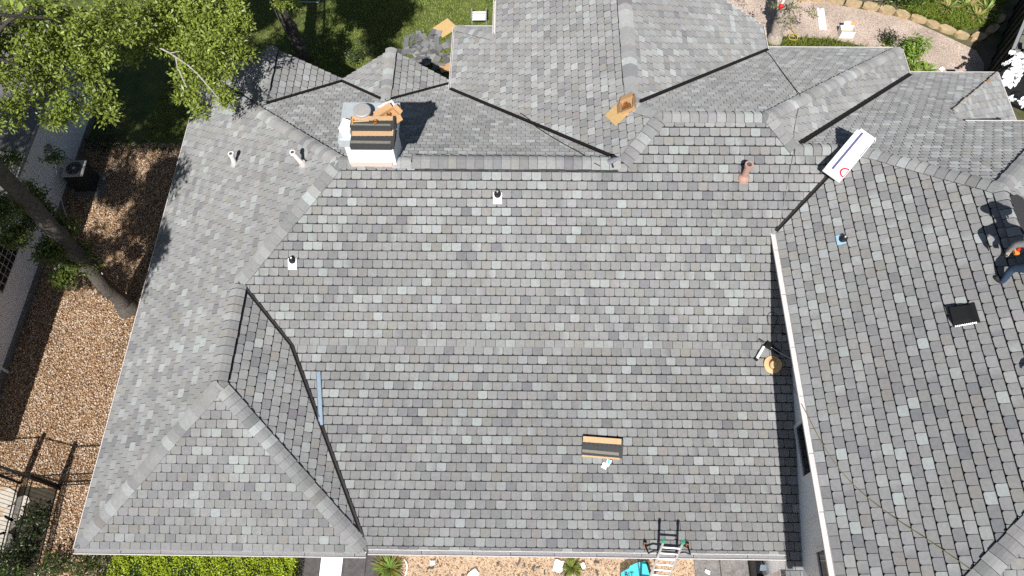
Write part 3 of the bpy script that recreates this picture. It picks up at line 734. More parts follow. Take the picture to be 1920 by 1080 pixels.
# long white carton across the ridge junction
PBX = V3((7.25, 10.17, R3E[2] + .0))
MBX = Matrix.Translation(Vector(PBX)) @ Matrix.Rotation(math.radians(49), 4, 'Z') @ Matrix.Rotation(math.radians(-3), 4, 'Y') @ Matrix.Rotation(math.radians(6), 4, 'X')
t = thing('long_carton', MBX, 'long white carton with violet stripe lying across the ridge junction', 'carton')
b = MB(); b.box((0, 0, .13), (1.3, .45, .2)); b.build('carton_body', 'paper_white', t, bevel=.006)
b = MB(); b.box((.02, .085, .233), (1.26, .05, .003)); b.build('stripe', 'stripe_purple', t)
b = MB(); b.box((.24, -.2, .233), (.34, .014, .003)); b.build('slot', 'stripe_purple', t)
b = MB(); b.box((.66, -.02, .19), (.02, .38, .16), ry=.5); b.box((.70, -.22, .2), (.12, .012, .1), rz=.5); b.build('carton_flap', 'paper_white', t)
b = MB()
n = 16; R0, R1, hh = .115, .082, .233
for i in range(n):
    a0, a1 = math.pi * i / n, math.pi * (i + 1) / n
    b.poly([(-.5 + R0 * 1.25 * math.cos(a), -.21 + R0 * 1.3 * math.sin(a), hh) for a in (a0, a1)] + [(-.5 + R1 * 1.25 * math.cos(a), -.205 + R1 * 1.3 * math.sin(a), hh) for a in (a1, a0)])
b.box((-.5, -.205, hh), (.2, .014, .002)); b.build('logo', 'logo_red', t)
b = MB()
for k in range(13):
    b.box((-.3 + k * .02 + random.uniform(-.003, .003), -.1 - (k % 2) * .018, .232), (random.uniform(.006, .014), .01, .002)); b.box((.1 + k * .022, .15 + (k % 3) * .014, .232), (random.uniform(.006, .016), .008, .002))
b.build('fine_print', 'print_grey', t)

# nail gun with its hose beside the end of the long ridge
PG = hit('Su', 1148, 307)
t = thing('nail_gun', flatM(PG + V3((0, 0, .05)), .5), 'silver pneumatic nail gun lying at the end of the long ridge', 'nail gun')
b = MB(); b.tube([(-.12, 0, .07), (.06, 0, .07)], .06, 12); b.tube([(.06, 0, .07), (.13, 0, .07)], .04, 10); b.build('gun_body', 'steel', t)
b = MB(); b.tube([(-.04, 0, .04), (-.06, -.13, .0)], .022, 8); b.build('handle', 'rubber', t)
b = MB(); b.lathe((.06, .07, .02), [(.06, 0), (.065, .03), (.06, .07), (.03, .075)], 14); b.build('magazine', 'rubber', t)
b = MB(); b.tube([(.1, 0, .06), (.18, .01, .05)], .015, 8); b.build('nozzle', 'aluminium', t)

def hose(name, pts, r, m, label, cat='hose', group=None, sub=6):
    P = [V3(q) for q in pts]; out = []
    for i in range(len(P) - 1):
        p0, p1, p2, p3 = P[max(i - 1, 0)], P[i], P[i + 1], P[min(i + 2, len(P) - 1)]
        for k in range(sub):
            t = k / sub; out.append(.5 * (2 * p1 + (p2 - p0) * t + (2 * p0 - 5 * p1 + 4 * p2 - p3) * t * t + (3 * p1 - p0 - 3 * p2 + p3) * t ** 3))
    out.append(P[-1]); b = MB(); b.tube(out, r, 6); return b.build(name, m, None, smooth=True, label=label, cat=cat, group=group)
def up(P, h=.048): return V3(P) + V3((0, 0, h))
hose('air_hose', [up(hit('Ww', 975, 214)), up(hit('Ww', 992, 226)), up(hit('N1', 1005, 240), .05), up(hit('N1', 1050, 268), .04), up(hit('N1', 1090, 290), .04), up(hit('Su', 1112, 309), .09), up(hit('Su', 1135, 317), .04), up(hit('Su', 1150, 314), .05), PG + V3((0, -.05, .08))], .011, 'hose_black',
     'thin black air hose from the rear valley to the nail gun', group='hoses and cords')
hose('air_hose', [up(hit('Ew', 1425, 98), .05), up(hit('N2', 1440, 102), .04), up(hit('N2', 1468, 140)), up(hit('N2', 1492, 172), .05), up(hit('N2', 1498, 182), .1)], .010, 'hose_black', 'thin dark air hose running up the rear slope to the hip', group='hoses and cords')
hose('rope', [up(hit('N2', 1498, 181), .12), up(hit('E2', 1497, 200), .05), up(hit('E2', 1490, 235)), up(hit('E2', 1487, 262), .05), up(hit('Su', 1486, 292), .06), up(hit('Su', 1475, 350)), up(hit('Su', 1464, 410)),
      up(hit('Su', 1456, 470)), up(hit('Su', 1457, 540)), up(hit('Su', 1462, 610)), up(hit('Sl', 1470, 680), .04)], .006, 'hose_grey', 'thin grey rope from the rear hip down beside the tall wall', 'rope', 'hoses and cords')
hose('rope', [up(hit('Sl', 1468, 670), .05), up(hit('Sl', 1478, 720), .2), up(on('Bw', BEX - .06, 4.9), -.1), up(on('Bw', BEX - .03, 4.55), .06), up(hit('Bw', 1545, 840), .035), up(hit('Bw', 1580, 890)), up(hit('Bw', 1620, 930)), up(hit('Bw', 1672, 970)), up(hit('Bw', 1740, 1015)), up(hit('Bw', 1805, 1060)), up(hit('Bw', 1900, 1130))], .007, 'hose_olive',
     'thin olive rope running diagonally over the lower tall slope', 'rope', 'hoses and cords')

# straw hat and tools beside the tall wall
PH = hit('Sl', 1447, 684)
MH = frame_on('Sl', PH, 0.0, .045)
t = thing('straw_hat', MH, 'wide-brimmed straw hat lying half in the shade by the tall wall', 'hat')
b = MB(); n = 28
def ring(r, z, ex=1.0): return [(r * math.cos(2 * math.pi * j / n) * ex, r * math.sin(2 * math.pi * j / n), z(2 * math.pi * j / n) if callable(z) else z) for j in range(n)]
rs = [ring(.205, lambda a: .02 + .02 * math.cos(2 * a)), ring(.16, lambda a: .022 + .008 * math.cos(2 * a)), ring(.105, .03, .85), ring(.1, .06, .85), ring(.085, .13, .85), ring(.06, .14, .85), ring(.03, .115, .8)]
for i in range(len(rs) - 1):
    for j in range(n): b.poly([rs[i][j], rs[i][(j + 1) % n], rs[i + 1][(j + 1) % n], rs[i + 1][j]])
b.poly(rs[-1]); b.build('hat_straw', 'straw', t, smooth=True, merge=True)
b = MB(); r0, r1 = ring(.108, .032, .85), ring(.1035, .062, .85)
for j in range(n): b.poly([r0[j], r0[(j + 1) % n], r1[(j + 1) % n], r1[j]])
b.build('hat_band', 'straw_dark', t)
MT = frame_on('Sl', hit('Sl', 1440, 652), 0.0, .045)
t = thing('power_tool', MT, 'black and white power tool lying just above the straw hat', 'power tool')
b = MB(); b.poly([(-.1, .05, .12), (.22, -.13, .07), (.26, -.10, .03), (-.02, .16, .05)]); b.poly([(-.1, .05, .12), (-.02, .16, .05), (-.1, .1, .0), (-.16, .04, .02)]); b.poly([(-.16, .04, .02), (.22, -.17, .0), (.22, -.13, .07), (-.1, .05, .12)]); b.poly([(-.16, .04, .02), (-.1, .1, 0), (-.02, .16, .05), (.26, -.1, .03), (.22, -.17, 0)]); b.build('tool_housing', 'rubber', t)
b = MB(); b.tube([(-.13, .02, .06), (-.3, -.26, .04)], .035, 10); b.build('tool_tube', 'pvc_white', t)
b = MB(); b.tube([(-.3, -.26, .04), (-.33, -.3, .04)], .045, 10); b.tube([(-.12, .12, .05), (-.24, .19, .06)], .024, 8); b.build('tool_grip', 'rubber', t)
b = MB(); b.tube([(.02, .0, .09), (.25, -.14, .075), (.48, -.26, .06)], .009, 6); b.build('tool_blade', 'aluminium', t)
MY = frame_on('Sl', hit('Sl', 1466, 612), .4, .045)
t = thing('cordless_drill', MY, 'yellow and black cordless tool in the shade of the tall wall', 'power tool')
b = MB(); b.tube([(-.1, 0, .06), (.08, 0, .06)], .035, 10); b.build('tool_body', 'yellow_tool', t)
b = MB(); b.tube([(-.05, 0, .05), (-.07, -.14, .04)], .022, 8); b.box((-.07, -.17, .04), (.1, .06, .06)); b.tube([(.08, 0, .06), (.15, 0, .06)], .014, 8); b.build('tool_grip', 'rubber', t)
hose('extension_lead', [up(hit('Sl', 1452, 632), .04), up(hit('Sl', 1447, 622)), up(hit('Su', 1438, 605)), up(hit('Su', 1440, 590)), up(hit('Su', 1452, 588)), up(hit('Su', 1456, 600)), up(hit('Su', 1448, 622))], .006, 'hose_black', 'looped black cord above the tool by the tall wall', 'lead', 'hoses and cords')

# bright metal strip on the valley of the front wing
A_, B_ = hit('Sl', 598, 697), hit('Sl', 603, 797); t_ = unit(B_ - A_); N = pn('Sl'); s_ = np.cross(t_, N); b = MB()
sec = [s_ * -.055 + N * .044, s_ * -.055 + N * .075, s_ * -.04 + N * .056, s_ * .04 + N * .05, s_ * .055 + N * .07, s_ * .055 + N * .044]
for i in range(6): b.poly([A_ + sec[i], B_ + sec[i], B_ + sec[(i + 1) % 6], A_ + sec[(i + 1) % 6]])
b.poly([A_ + q for q in sec]); b.poly([B_ + q for q in sec][::-1])
b.build('metal_strip', 'strip_blue', None, label='bluish metal flashing strip lying against the front valley', cat='flashing')
# dark ridge-vent section lying on the tall ridge
b = MB(); P0 = BPK + V3((.2, -.2, -.06)); P1 = BPK + V3((.2, -1.4, -.06))
A, B = pn('Bw'), pn('Be'); dA, dB = unit((-1, 0, -.6)), unit((1, 0, -.6)); upv = V3((0, 0, 1)); hv = .17
sec = [dA * hv + A * .07, dA * hv + A * .12, upv * .15, dB * hv + B * .12, dB * hv + B * .07, upv * .09]
for i in range(6): b.poly([P0 + sec[i], P1 + sec[i], P1 + sec[(i + 1) % 6], P0 + sec[(i + 1) % 6]])
b.poly([P0 + q for q in sec][::-1]); b.poly([P1 + q for q in sec])
t = b.build('ridge_vent_section', 'bundle_dark', None, label='loose charcoal ridge vent section lying on the tall ridge at right', cat='ridge vent')
b = MB(); q = P0 + V3((0, -.22, 0)) + dA * .07 + A * .135
b.poly([q + V3((0, .03, 0)) + dA * .03, q - V3((0, .03, 0)) + dA * .03, q - V3((0, .03, 0)) - dA * .03, q + V3((0, .03, 0)) - dA * .03]); b.build('stamp', 'ink', t)

# ------------------------------------------------------------------ ladder at the front eave
LT0, LT1 = V3((3.10, 2.36, 3.76)), V3((3.51, 2.335, 3.76))
drop = V3((-.05, -1.05, -3.74)); t = empty('ladder', (0, 0, 0), 0, 'aluminium ladder with stand-off arms leaning on the front eave', 'ladder')
for T in (LT0, LT1):
    b = MB(); b.tube([T + drop, T], [.032, .028], 8); b.build('rail', 'aluminium', t)
    b = MB(); b.tube([T - V3((0, .004, .02)), T + V3((0, .028, .09))], .034, 8); b.build('rail_cap', mat('cap_green', (.04, .35, .2), .5) if 'cap_green' not in MATS else 'cap_green', t)
for k in range(12):
    f = .07 + k * .078
    b = MB(); b.tube([LT0 + drop * f + V3((.0, 0, 0)), LT1 + drop * f], .022, 8); b.build('rung', 'aluminium', t)
mL, mR = LT0 + drop * .13, LT1 + drop * .13
EL, ER = hit('Sl', 1209, 1020), hit('Sl', 1288, 1022)
for m_, e_, s in ((mL, EL, -1), (mR, ER, 1)):
    b = MB(); b.tube([m_, m_ + V3((s * .12, .02, -.0)), V3((m_[0] + s * .25, e_[1] - .22, 3.28)), V3((e_[0], e_[1] - .08, e_[2] + .12)), up(e_, .07)], .02, 8); b.build('stand_off_arm', 'rubber', t)
    b = MB(); b.tube([up(e_, .03) + V3((-.01, -.05, 0)), up(e_, .08) + V3((.0, .03, 0))], .04, 8); b.build('arm_foot', mat('foot_brown', (.22, .10, .05), .7) if 'foot_brown' not in MATS else 'foot_brown', t)
b = MB(); b.tube([mL, mR], .024, 8); b.build('cross_bar', 'rubber', t)

# unfinished strip along the little far hip
q0, q1 = N3I, N3C; b = MB(); t_ = unit(q1 - q0); A = pn('N3'); B = pn('E3'); sd_ = unit(np.cross(t_, unit(A + B)))
for k in range(14):
    f0, f1 = k / 14 + .004, (k + 1) / 14; wv = random.uniform(.02, .045)
    p0_, p1_ = q0 + (q1 - q0) * f0 + V3((0, 0, .06)), q0 + (q1 - q0) * f1 + V3((0, 0, .06))
    b.poly([p0_ - sd_ * wv, p0_ + sd_ * wv, p1_ + sd_ * wv, p1_ - sd_ * wv], 1 if k in (10,) else 0)
b.build('hip_underlay_strip', ['stone_pale', 'orange'], roof)

# ------------------------------------------------------------------ foliage tools
def rand_dirs(n, up_bias=.5):
    d = RNG.normal(size=(n, 3)); d[:, 2] = np.abs(d[:, 2]) * .6 + up_bias; return d / np.linalg.norm(d, axis=1, keepdims=True)
def leaf_quads(C, size, asp=.42, up=.7, jitter=.35, droop=0.0, axis=None):
    """one pointed, slightly folded leaf (two quads) at each centre"""
    n = len(C); Nn = rand_dirs(n, up)
    a = RNG.normal(size=(n, 3)) if axis is None else axis + RNG.normal(size=(n, 3)) * .25
    a -= Nn * (a * Nn).sum(1, keepdims=True); a /= np.linalg.norm(a, axis=1, keepdims=True) + 1e-9
    s = np.cross(Nn, a); L = (size * (1 + RNG.uniform(-jitter, jitter, n)))[:, None]; Wd = L * asp
    base = C; tip = C + a * L - Nn * L * droop; mid = C + a * L * .55; l = mid + s * Wd * .5 + Nn * Wd * .12; r = mid - s * Wd * .5 + Nn * Wd * .12
    V = np.stack([base, l, tip, r, mid], 1).reshape(-1, 3)
    k = np.arange(n)[:, None] * 5
    return V, np.concatenate([k + np.array([[0, 4, 2, 1]]), k + np.array([[0, 3, 2, 4]])], 0)
def leaf_cols(n, base, spread=.3, warm=.25):
    c = np.array(base)[None] * (1 + RNG.uniform(-spread, spread, n))[:, None]
    wv = (RNG.random(n) * warm)[:, None]; c = c * (1 - wv) + np.array([base[1] * 1.05, base[1] * 1.05, base[2] * .7])[None] * wv
    return np.clip(c, .004, .8)
def clumps(centers, radii, per_blob, leaves, spread, flat=.6):
    """clump centres through ellipsoid blobs, denser to the outside, then leaves round each clump"""
    pts = []
    for c, r, k in zip(centers, radii, per_blob):
        d = RNG.normal(size=(k, 3)); d /= np.linalg.norm(d, axis=1, keepdims=True)
        q = d * (RNG.random((k, 1)) ** .45) * np.array([r, r, r * flat]); pts.append(np.array(c) + q)
    P = np.concatenate(pts); Q = np.repeat(P, leaves, 0); out = RNG.normal(size=Q.shape); out /= np.linalg.norm(out, axis=1, keepdims=True)
    tint = np.repeat(RNG.uniform(.72, 1.28, len(P)), leaves)
    return Q + out * RNG.random((len(Q), 1)) * spread, out, tint
def foliage(name, parent, centers, radii, per, leaves, spread, size, base, flat=.6, m='leaf', asp=.45, up=.55, **kw):
    C, axis, tint = clumps(centers, radii, per, leaves, spread, flat)
    V, Fc = leaf_quads(C, size, asp, up, axis=axis); col = leaf_cols(len(C), base) * tint[:, None]; col = np.concatenate([col, col])
    return fast_mesh(name, V, Fc, col, m, parent, **kw)
def limb(b, pts, r0, r1, n=9):
    P = [V3(q) for q in pts]; Q = []
    for i in range(len(P) - 1):
        for k in range(5): Q.append(P[i] + (P[i + 1] - P[i]) * k / 5 + RNG.normal(size=3) * .02)
    Q.append(P[-1]); rr = [r0 + (r1 - r0) * i / (len(Q) - 1) for i in range(len(Q))]; rr = [q * (1 + random.uniform(-.09, .09)) for q in rr]
    b.tube(Q, rr, n)

# ------------------------------------------------------------------ trees
OAK = (.21, .28, .05)
tree = empty('oak_tree', (-12.0, 9.5, 0), 0, 'tall oak rising from the gravel yard, leafy crown at top left', 'tree', 'trees round the house')
b = MB()
trunk_pts = [(0, 0, -.1), (.02, .02, .5), (.06, .04, 2.0), (.2, .05, 3.6), (.30, .05, 5.2), (.35, .1, 7.0), (.25, .3, 8.6), (.1, .6, 10.2)]
limb(b, trunk_pts, .235, .18, 14)
b.lathe((0, 0, -.05), [(.38, 0), (.3, .12), (.25, .4), (.18, .45)], 14)
b.build('trunk', 'bark', tree, smooth=True, merge=True)
blobsA = [(at(40, 40, 8.40), 1.03, 95), (at(130, 60, 8.20), 0.98, 95), (at(215, 45, 7.80), 0.84, 80), (at(50, 150, 8.00), 0.89, 75), (at(150, 165, 7.40), 0.70, 46), (at(200, 205, 7.00), 0.37, 16), (at(100, 205, 7.60), 0.47, 26), (at(10, 215, 8.00), 0.52, 22), (at(245, 95, 6.60), 0.47, 26), (at(280, 25, 6.80), 0.70, 55), (at(-60, 90, 8.60), 1.13, 60), (at(-70, 230, 8.80), 0.94, 34), (at(90, 110, 8.00), 0.74, 60), (at(180, 110, 7.70), 0.66, 50), (at(140, 205, 7.30), 0.47, 26), (at(20, 100, 8.40), 0.74, 50)]
# high crown beyond the frame that shades the lawn and the yard
def offframe(c, r):
    u, v = px(c); m_ = 1380 * r / np.linalg.norm(V3(c) - CAM) + 15; return u < -m_ or v < -m_ or u > 1920 + m_
blobsB = [(at(340, 30, 6.90), .8, 60), (at(400, 45, 6.80), .75, 62), (at(330, 75, 6.60), .55, 34), (at(430, 80, 6.40), .42, 24), (at(385, 105, 6.30), .5, 34), (at(445, 15, 6.80), .35, 18), (at(345, 140, 6.20), .32, 18), (at(350, 175, 6.10), .3, 16), (at(372, 205, 6.00), .22, 10), (at(395, 150, 6.10), .3, 16), (at(412, 175, 5.95), .25, 14), (at(425, 190, 5.85), .18, 8),
          (at(530, 10, 5.20), .2, 9), (at(548, 3, 5.20), .16, 6), (at(430, 125, 5.60), .25, 10), (at(360, -50, 7.20), 1.0, 50), (at(300, 60, 6.8), .6, 36), (at(372, 70, 6.8), .6, 40), (at(440, 50, 6.8), .5, 26), (at(360, 120, 6.4), .4, 22), (at(455, 100, 6.2), .3, 12), (at(400, 15, 6.9), .6, 34), (at(415, 130, 6.2), .3, 14)]
VIS = list(blobsA) + list(blobsB); upper = []
def shades_visible(c, r):
    for v, rv, _ in VIS:
        dz = c[2] - v[2]
        if dz > 0 and math.hypot(c[0] - SUND[0] / SUND[2] * dz - v[0], c[1] - SUND[1] / SUND[2] * dz - v[1]) < r + rv * .8: return True
    return False
k = n_ = 0
while k < 150 and n_ < 20000:
    n_ += 1; z = random.uniform(9.0, 13.5); c = (random.uniform(-14.5, -5.7), random.uniform(9.6, 15.5), z); r = random.uniform(.5, .9)
    if offframe(c, r) and not shades_visible(c, r) and (c[0] + 12) ** 2 / 60 + (c[1] - 11) ** 2 / 30 + (z - 11) ** 2 / 9 < 1.15: upper.append((c, r, 40)); k += 1
k = n_ = 0
while k < 55 and n_ < 20000:                 # unseen leaf blobs added up-sun of chosen lawn spots to shade them
    n_ += 1; z = random.uniform(9.5, 14.0); g_ = V3((random.uniform(-9.0, -5.1), random.uniform(19.6, 23.0), 0)); c = tuple(g_ - SUND * (z / -SUND[2])); r = random.uniform(.4, .75)
    if offframe(c, r) and not shades_visible(c, r): upper.append((c, r, 34)); k += 1
k = n_ = 0
while k < 62 and n_ < 20000:
    n_ += 1; c = (random.uniform(-15.5, -10.4), random.uniform(2.2, 12.0), random.uniform(8.6, 12.4)); r = random.uniform(.5, .9)
    if offframe(c, r) and not shades_visible(c, r): upper.append((c, r, 34)); k += 1
L0 = V3((-12.0, 9.5, 0))
foliage('crown', tree, [V3(q[0]) - L0 for q in blobsA], [q[1] for q in blobsA], [int(q[2] * .66) for q in blobsA], 36, .2, .095, OAK, .5)
foliage('upper_crown', tree, [V3(q[0]) - L0 for q in upper], [q[1] for q in upper], [int(q[2] * 1.3) for q in upper], 18, .2, .15, OAK, .55); print('upper', len(upper))
b = MB(); tp = V3(trunk_pts[-1])
for q in (at(40, 40, 7.9), at(130, 60, 7.7), at(215, 45, 7.5), at(150, 165, 7.1), at(280, 25, 6.5), (-13.6, 5, 9.6)):
    e = V3(q) - L0; m_ = (tp * .5 + e * .5) + V3((0, 0, .5)); limb(b, [tp + V3((0, 0, -1.2)), m_, e], .07, .012, 7)
b.build('branches', 'bark', tree, smooth=True)
# young shoots on the trunk, low in the picture
sh = [(at(100, 295, 4.2), .3, 5), (at(70, 400, 4.6), .45, 26), (at(140, 480, 3.2), .4, 26), (at(95, 470, 4.0), .4, 26), (at(30, 440, 5.0), .4, 20), (at(165, 495, 2.6), .3, 14), (at(120, 520, 2.6), .3, 16), (at(20, 300, 5.6), .3, 8), (at(50, 370, 5.2), .5, 22), (at(110, 430, 4.2), .45, 20), (at(5, 390, 5.8), .5, 18)]
foliage('trunk_shoots', tree, [V3(q[0]) - L0 for q in sh], [q[1] for q in sh], [q[2] * 8 for q in sh], 9, .14, .085, (.10, .145, .028), .6)
for q, _, _ in sh: e = V3(q) - L0; k = V3((.3, .05, max(1.5, e[2] - .4))); b = MB(); limb(b, [k, (k + e) / 2, e], .018, .006, 5); b.build('shoot_stem', 'twig', tree)

LB = at(570, 112, 0); tree2 = empty('oak_tree', tuple(LB), 0, 'slender oak on the shaded lawn, leafy limb reaching over the eave corner', 'tree', 'trees round the house')
b = MB(); limb(b, [(0, 0, -.1), (-.05, .02, 1.2), (-.28, .05, 2.6), (-.4, .1, 4.5), (-.4, -.4, 6.2)], .24, .17, 12); b.build('trunk', 'bark', tree2, smooth=True, merge=True)
foliage('crown', tree2, [V3(q[0]) - LB for q in blobsB], [q[1] for q in blobsB], [int(q[2] * .75) for q in blobsB], 38, .2, .098, (.24, .31, .055), .5)
b = MB(); tp = V3((-.4, -.4, 6.0))
for q in (at(340, 30, 6.6), at(400, 45, 6.5), at(330, 95, 6.4), at(345, 160, 6.0), at(420, 180, 5.8)):
    e = V3(q) - LB; limb(b, [tp, (tp + e) / 2 + V3((0, 0, .3)), e], .06, .012, 6)
b.build('branches', 'twig', tree2)
for a_, c_ in (((305, 92), (325, 104)), ((325, 104), (352, 122)), ((330, 110), (333, 130)), ((352, 122), (372, 140)), ((300, 90), (312, 97)), ((318, 100), (336, 96)), ((285, 33), (312, 48)), ((312, 48), (300, 60)), ((350, 72), (368, 82)), ((335, 130), (350, 165)), ((372, 140), (410, 185)), ((240, 45), (258, 62))):
    b = MB(); b.tube([at(*a_, 6.9) - LB, at(*c_, 6.85) - LB], [.02, .009], 5); b.build('twig', 'twig', tree2)

LC = at(1450, 78, 0); tree3 = empty('old_tree', tuple(LC), 0, 'rough-barked tree trunk at the edge of the gravel path behind the house', 'tree', 'trees round the house')
b = MB(); limb(b, [(0, 0, -.1), (.02, .05, .4), (.05, .25, 1.4), (.12, .5, 2.6), (.2, .6, 4.6)], .24, .2, 12); b.lathe((0, -.02, -.05), [(.36, 0), (.29, .14), (.24, .4), (.2, .42)], 12); b.build('trunk', 'bark_light', tree3, smooth=True, merge=True)
bl = [(at(1450, -60, 3.6), .8, 16), (at(1530, -40, 3.8), .8, 18), (at(1490, 12, 2.0), .22, 7), (at(1520, 20, 1.6), .22, 8), (at(1450, 5, 2.4), .16, 4), (at(1468, 35, 1.4), .14, 4), (at(1485, 40, .9), .2, 6)]
foliage('crown', tree3, [V3(q[0]) - LC for q in bl], [q[1] for q in bl], [q[2] for q in bl], 9, .16, .12, (.20, .21, .09), .6, 'leaf_matte', .28)
hg = at(1463, 14, 1.5); b = MB(); b.lathe((0, 0, 0), [(.05, 0), (.085, .03), (.09, .12), (.06, .16), (.02, .17)], 12); b.lathe((.02, .05, .16), [(.05, 0), (.055, .12), (.03, .14)], 10, 1)
o = b.build('bird_feeder', ['red', 'paper_white'], None, label='red and white bird feeder hanging on the rough trunk', cat='bird feeder'); o.location = tuple(hg + V3((0, -.02, 0)))

# ------------------------------------------------------------------ gravel, grass, ground plants
def inside(P, poly):
    x, y = P[:, 0], P[:, 1]; r = np.zeros(len(P), bool); n = len(poly)
    for i in range(n):
        (x0, y0), (x1, y1) = poly[i][:2], poly[(i + 1) % n][:2]
        c = ((y0 > y) != (y1 > y)) & (x < (x1 - x0) * (y - y0) / (y1 - y0 + 1e-12) + x0); r ^= c
    return r
OCT = np.array([(1, 0, 0), (-1, 0, 0), (0, 1, 0), (0, -1, 0), (0, 0, 1), (0, 0, -1)], float)
OF = np.array([(0, 2, 4), (2, 1, 4), (1, 3, 4), (3, 0, 4), (2, 0, 5), (1, 2, 5), (3, 1, 5), (0, 3, 5)])
def pebbles(name, P, size, pal, label=None, cat=None):
    n = len(P); s = size * RNG.uniform(.5, 1.3, n); sc = np.stack([s, s * RNG.uniform(.6, .95, n), s * RNG.uniform(.35, .6, n)], 1)
    a = RNG.uniform(0, 2 * math.pi, n); V = OCT[None] * sc[:, None]; V += RNG.normal(size=V.shape) * .12 * s[:, None, None]
    ca, sa = np.cos(a)[:, None], np.sin(a)[:, None]; X = V[:, :, 0] * ca - V[:, :, 1] * sa; Y = V[:, :, 0] * sa + V[:, :, 1] * ca
    V = np.stack([X + P[:, :1], Y + P[:, 1:2], V[:, :, 2] + .012 + sc[:, 2:3] * .3], 2).reshape(-1, 3)
    F_ = (OF[None] + (np.arange(n) * 6)[:, None, None]).reshape(-1, 3)
    col = np.array(pal)[RNG.integers(0, len(pal), n)] * RNG.uniform(.75, 1.2, (n, 1))
    return fast_mesh(name, V, F_, np.repeat(col, 8, 0), 'pebble', None, kind='stuff', label=label, cat=cat)
P = np.stack([RNG.uniform(-15, -9.6, 52000), RNG.uniform(1.2, 15.8, 52000)], 1); P = P[~((P[:, 0] < -12.5) & (P[:, 1] < 4.15))]
pebbles('gravel', P, .030, [(.30, .18, .10), (.46, .31, .19), (.55, .41, .29), (.22, .13, .08), (.66, .56, .47), (.40, .25, .14), (.5, .34, .21), (.6, .46, .34)], 'loose brown river gravel covering the side yard', 'gravel')
n_ = 2600; P = np.stack([RNG.uniform(-14.9, -9.7, n_), RNG.uniform(4.3, 15.9, n_), np.full(n_, .045)], 1); P = P[RNG.random(n_) < np.clip((P[:, 1] - 4) / 11, .12, 1) * (np.sin(P[:, 0] * 1.7 + P[:, 1]) * .4 + .7)]
V_, F_ = leaf_quads(P, .09, .5, 1.2); c_ = np.array([(.34, .2, .09), (.22, .12, .06), (.42, .3, .14), (.16, .1, .05)])[RNG.integers(0, 4, len(P))]; fast_mesh('fallen_leaves', V_, F_, np.concatenate([c_, c_]), 'leaf_matte', None, kind='stuff', label='brown fallen leaves strewn over the gravel yard', cat='leaf litter')
pathpoly = [at(*q, 0)[:2] for q in ((1330, -40), (1330, 70), (1450, 68), (1560, 74), (1640, 92), (1690, 110), (1750, 145), (1840, 170), (1842, 120), (1830, 95), (1760, 62), (1700, 36), (1640, 22), (1560, 8), (1500, -40))]
P = np.stack([RNG.uniform(6.5, 17.5, 30000), RNG.uniform(18, 24, 30000)], 1); P = P[inside(P, pathpoly)]
pebbles('path_stones', P, .017, [(.48, .38, .31), (.57, .47, .39), (.66, .56, .48), (.38, .3, .25), (.54, .43, .37)], 'fine pale gravel on the path behind the house', 'gravel')
P = np.stack([RNG.uniform(-3.2, 4.9, 9000), RNG.uniform(1.0, 2.9, 9000)], 1)
pebbles('mulch_chips', P, .022, [(.46, .33, .22), (.54, .4, .28), (.34, .22, .14), (.6, .48, .36), (.2, .12, .07)], 'tan wood chips along the front eave', 'mulch')
def grass(name, P, h, base, label, cat, m='grass_blade', wd=.012, lean=.5):
    n = len(P); a = RNG.uniform(0, 2 * math.pi, n); s = np.stack([np.cos(a), np.sin(a), np.zeros(n)], 1) * wd
    hh = h * RNG.uniform(.5, 1.3, n); ln = RNG.normal(size=(n, 2)) * lean * hh[:, None]
    B_ = np.concatenate([P, np.full((n, 1), .005)], 1); T = B_ + np.concatenate([ln, hh[:, None]], 1); M_ = (B_ + T) / 2 + np.concatenate([-ln * .15, hh[:, None] * .1], 1)
    V = np.stack([B_ - s, B_ + s, M_ + s * .8, T, M_ - s * .8], 1).reshape(-1, 3); k = np.arange(n)[:, None] * 5
    return fast_mesh(name, V, np.concatenate([k + np.array([[0, 1, 2, 4]]), k + np.array([[4, 2, 3, 3]])[:, :4]], 0) if False else np.concatenate([k + np.array([[0, 1, 2]]), k + np.array([[0, 2, 4]]), k + np.array([[4, 2, 3]])], 0),
                     np.tile(leaf_cols(n, base, .35, .5), (3, 1)), m, None, kind='stuff', label=label, cat=cat)
P = np.stack([RNG.uniform(-13, -.95, 90000), RNG.uniform(15.9, 23.6, 90000)], 1)
keep = RNG.random(len(P)) < np.where(P[:, 0] > -7.5, 1, .45); P = P[keep]
grass('grass', P, .06, (.25, .33, .085), 'mown green lawn behind the house', 'grass')
bedpoly = [at(*q, 0)[:2] for q in ((1430, 80), (1470, 72), (1560, 78), (1640, 96), (1690, 114), (1745, 150), (1700, 200), (1430, 200))]
P = np.stack([RNG.uniform(7.5, 16, 40000), RNG.uniform(16.5, 22, 40000)], 1); P = P[inside(P, bedpoly)]
grass('ground_cover', P, .16, (.15, .2, .035), 'low green ground cover in the bed behind the house', 'ground cover', wd=.02, lean=.7)

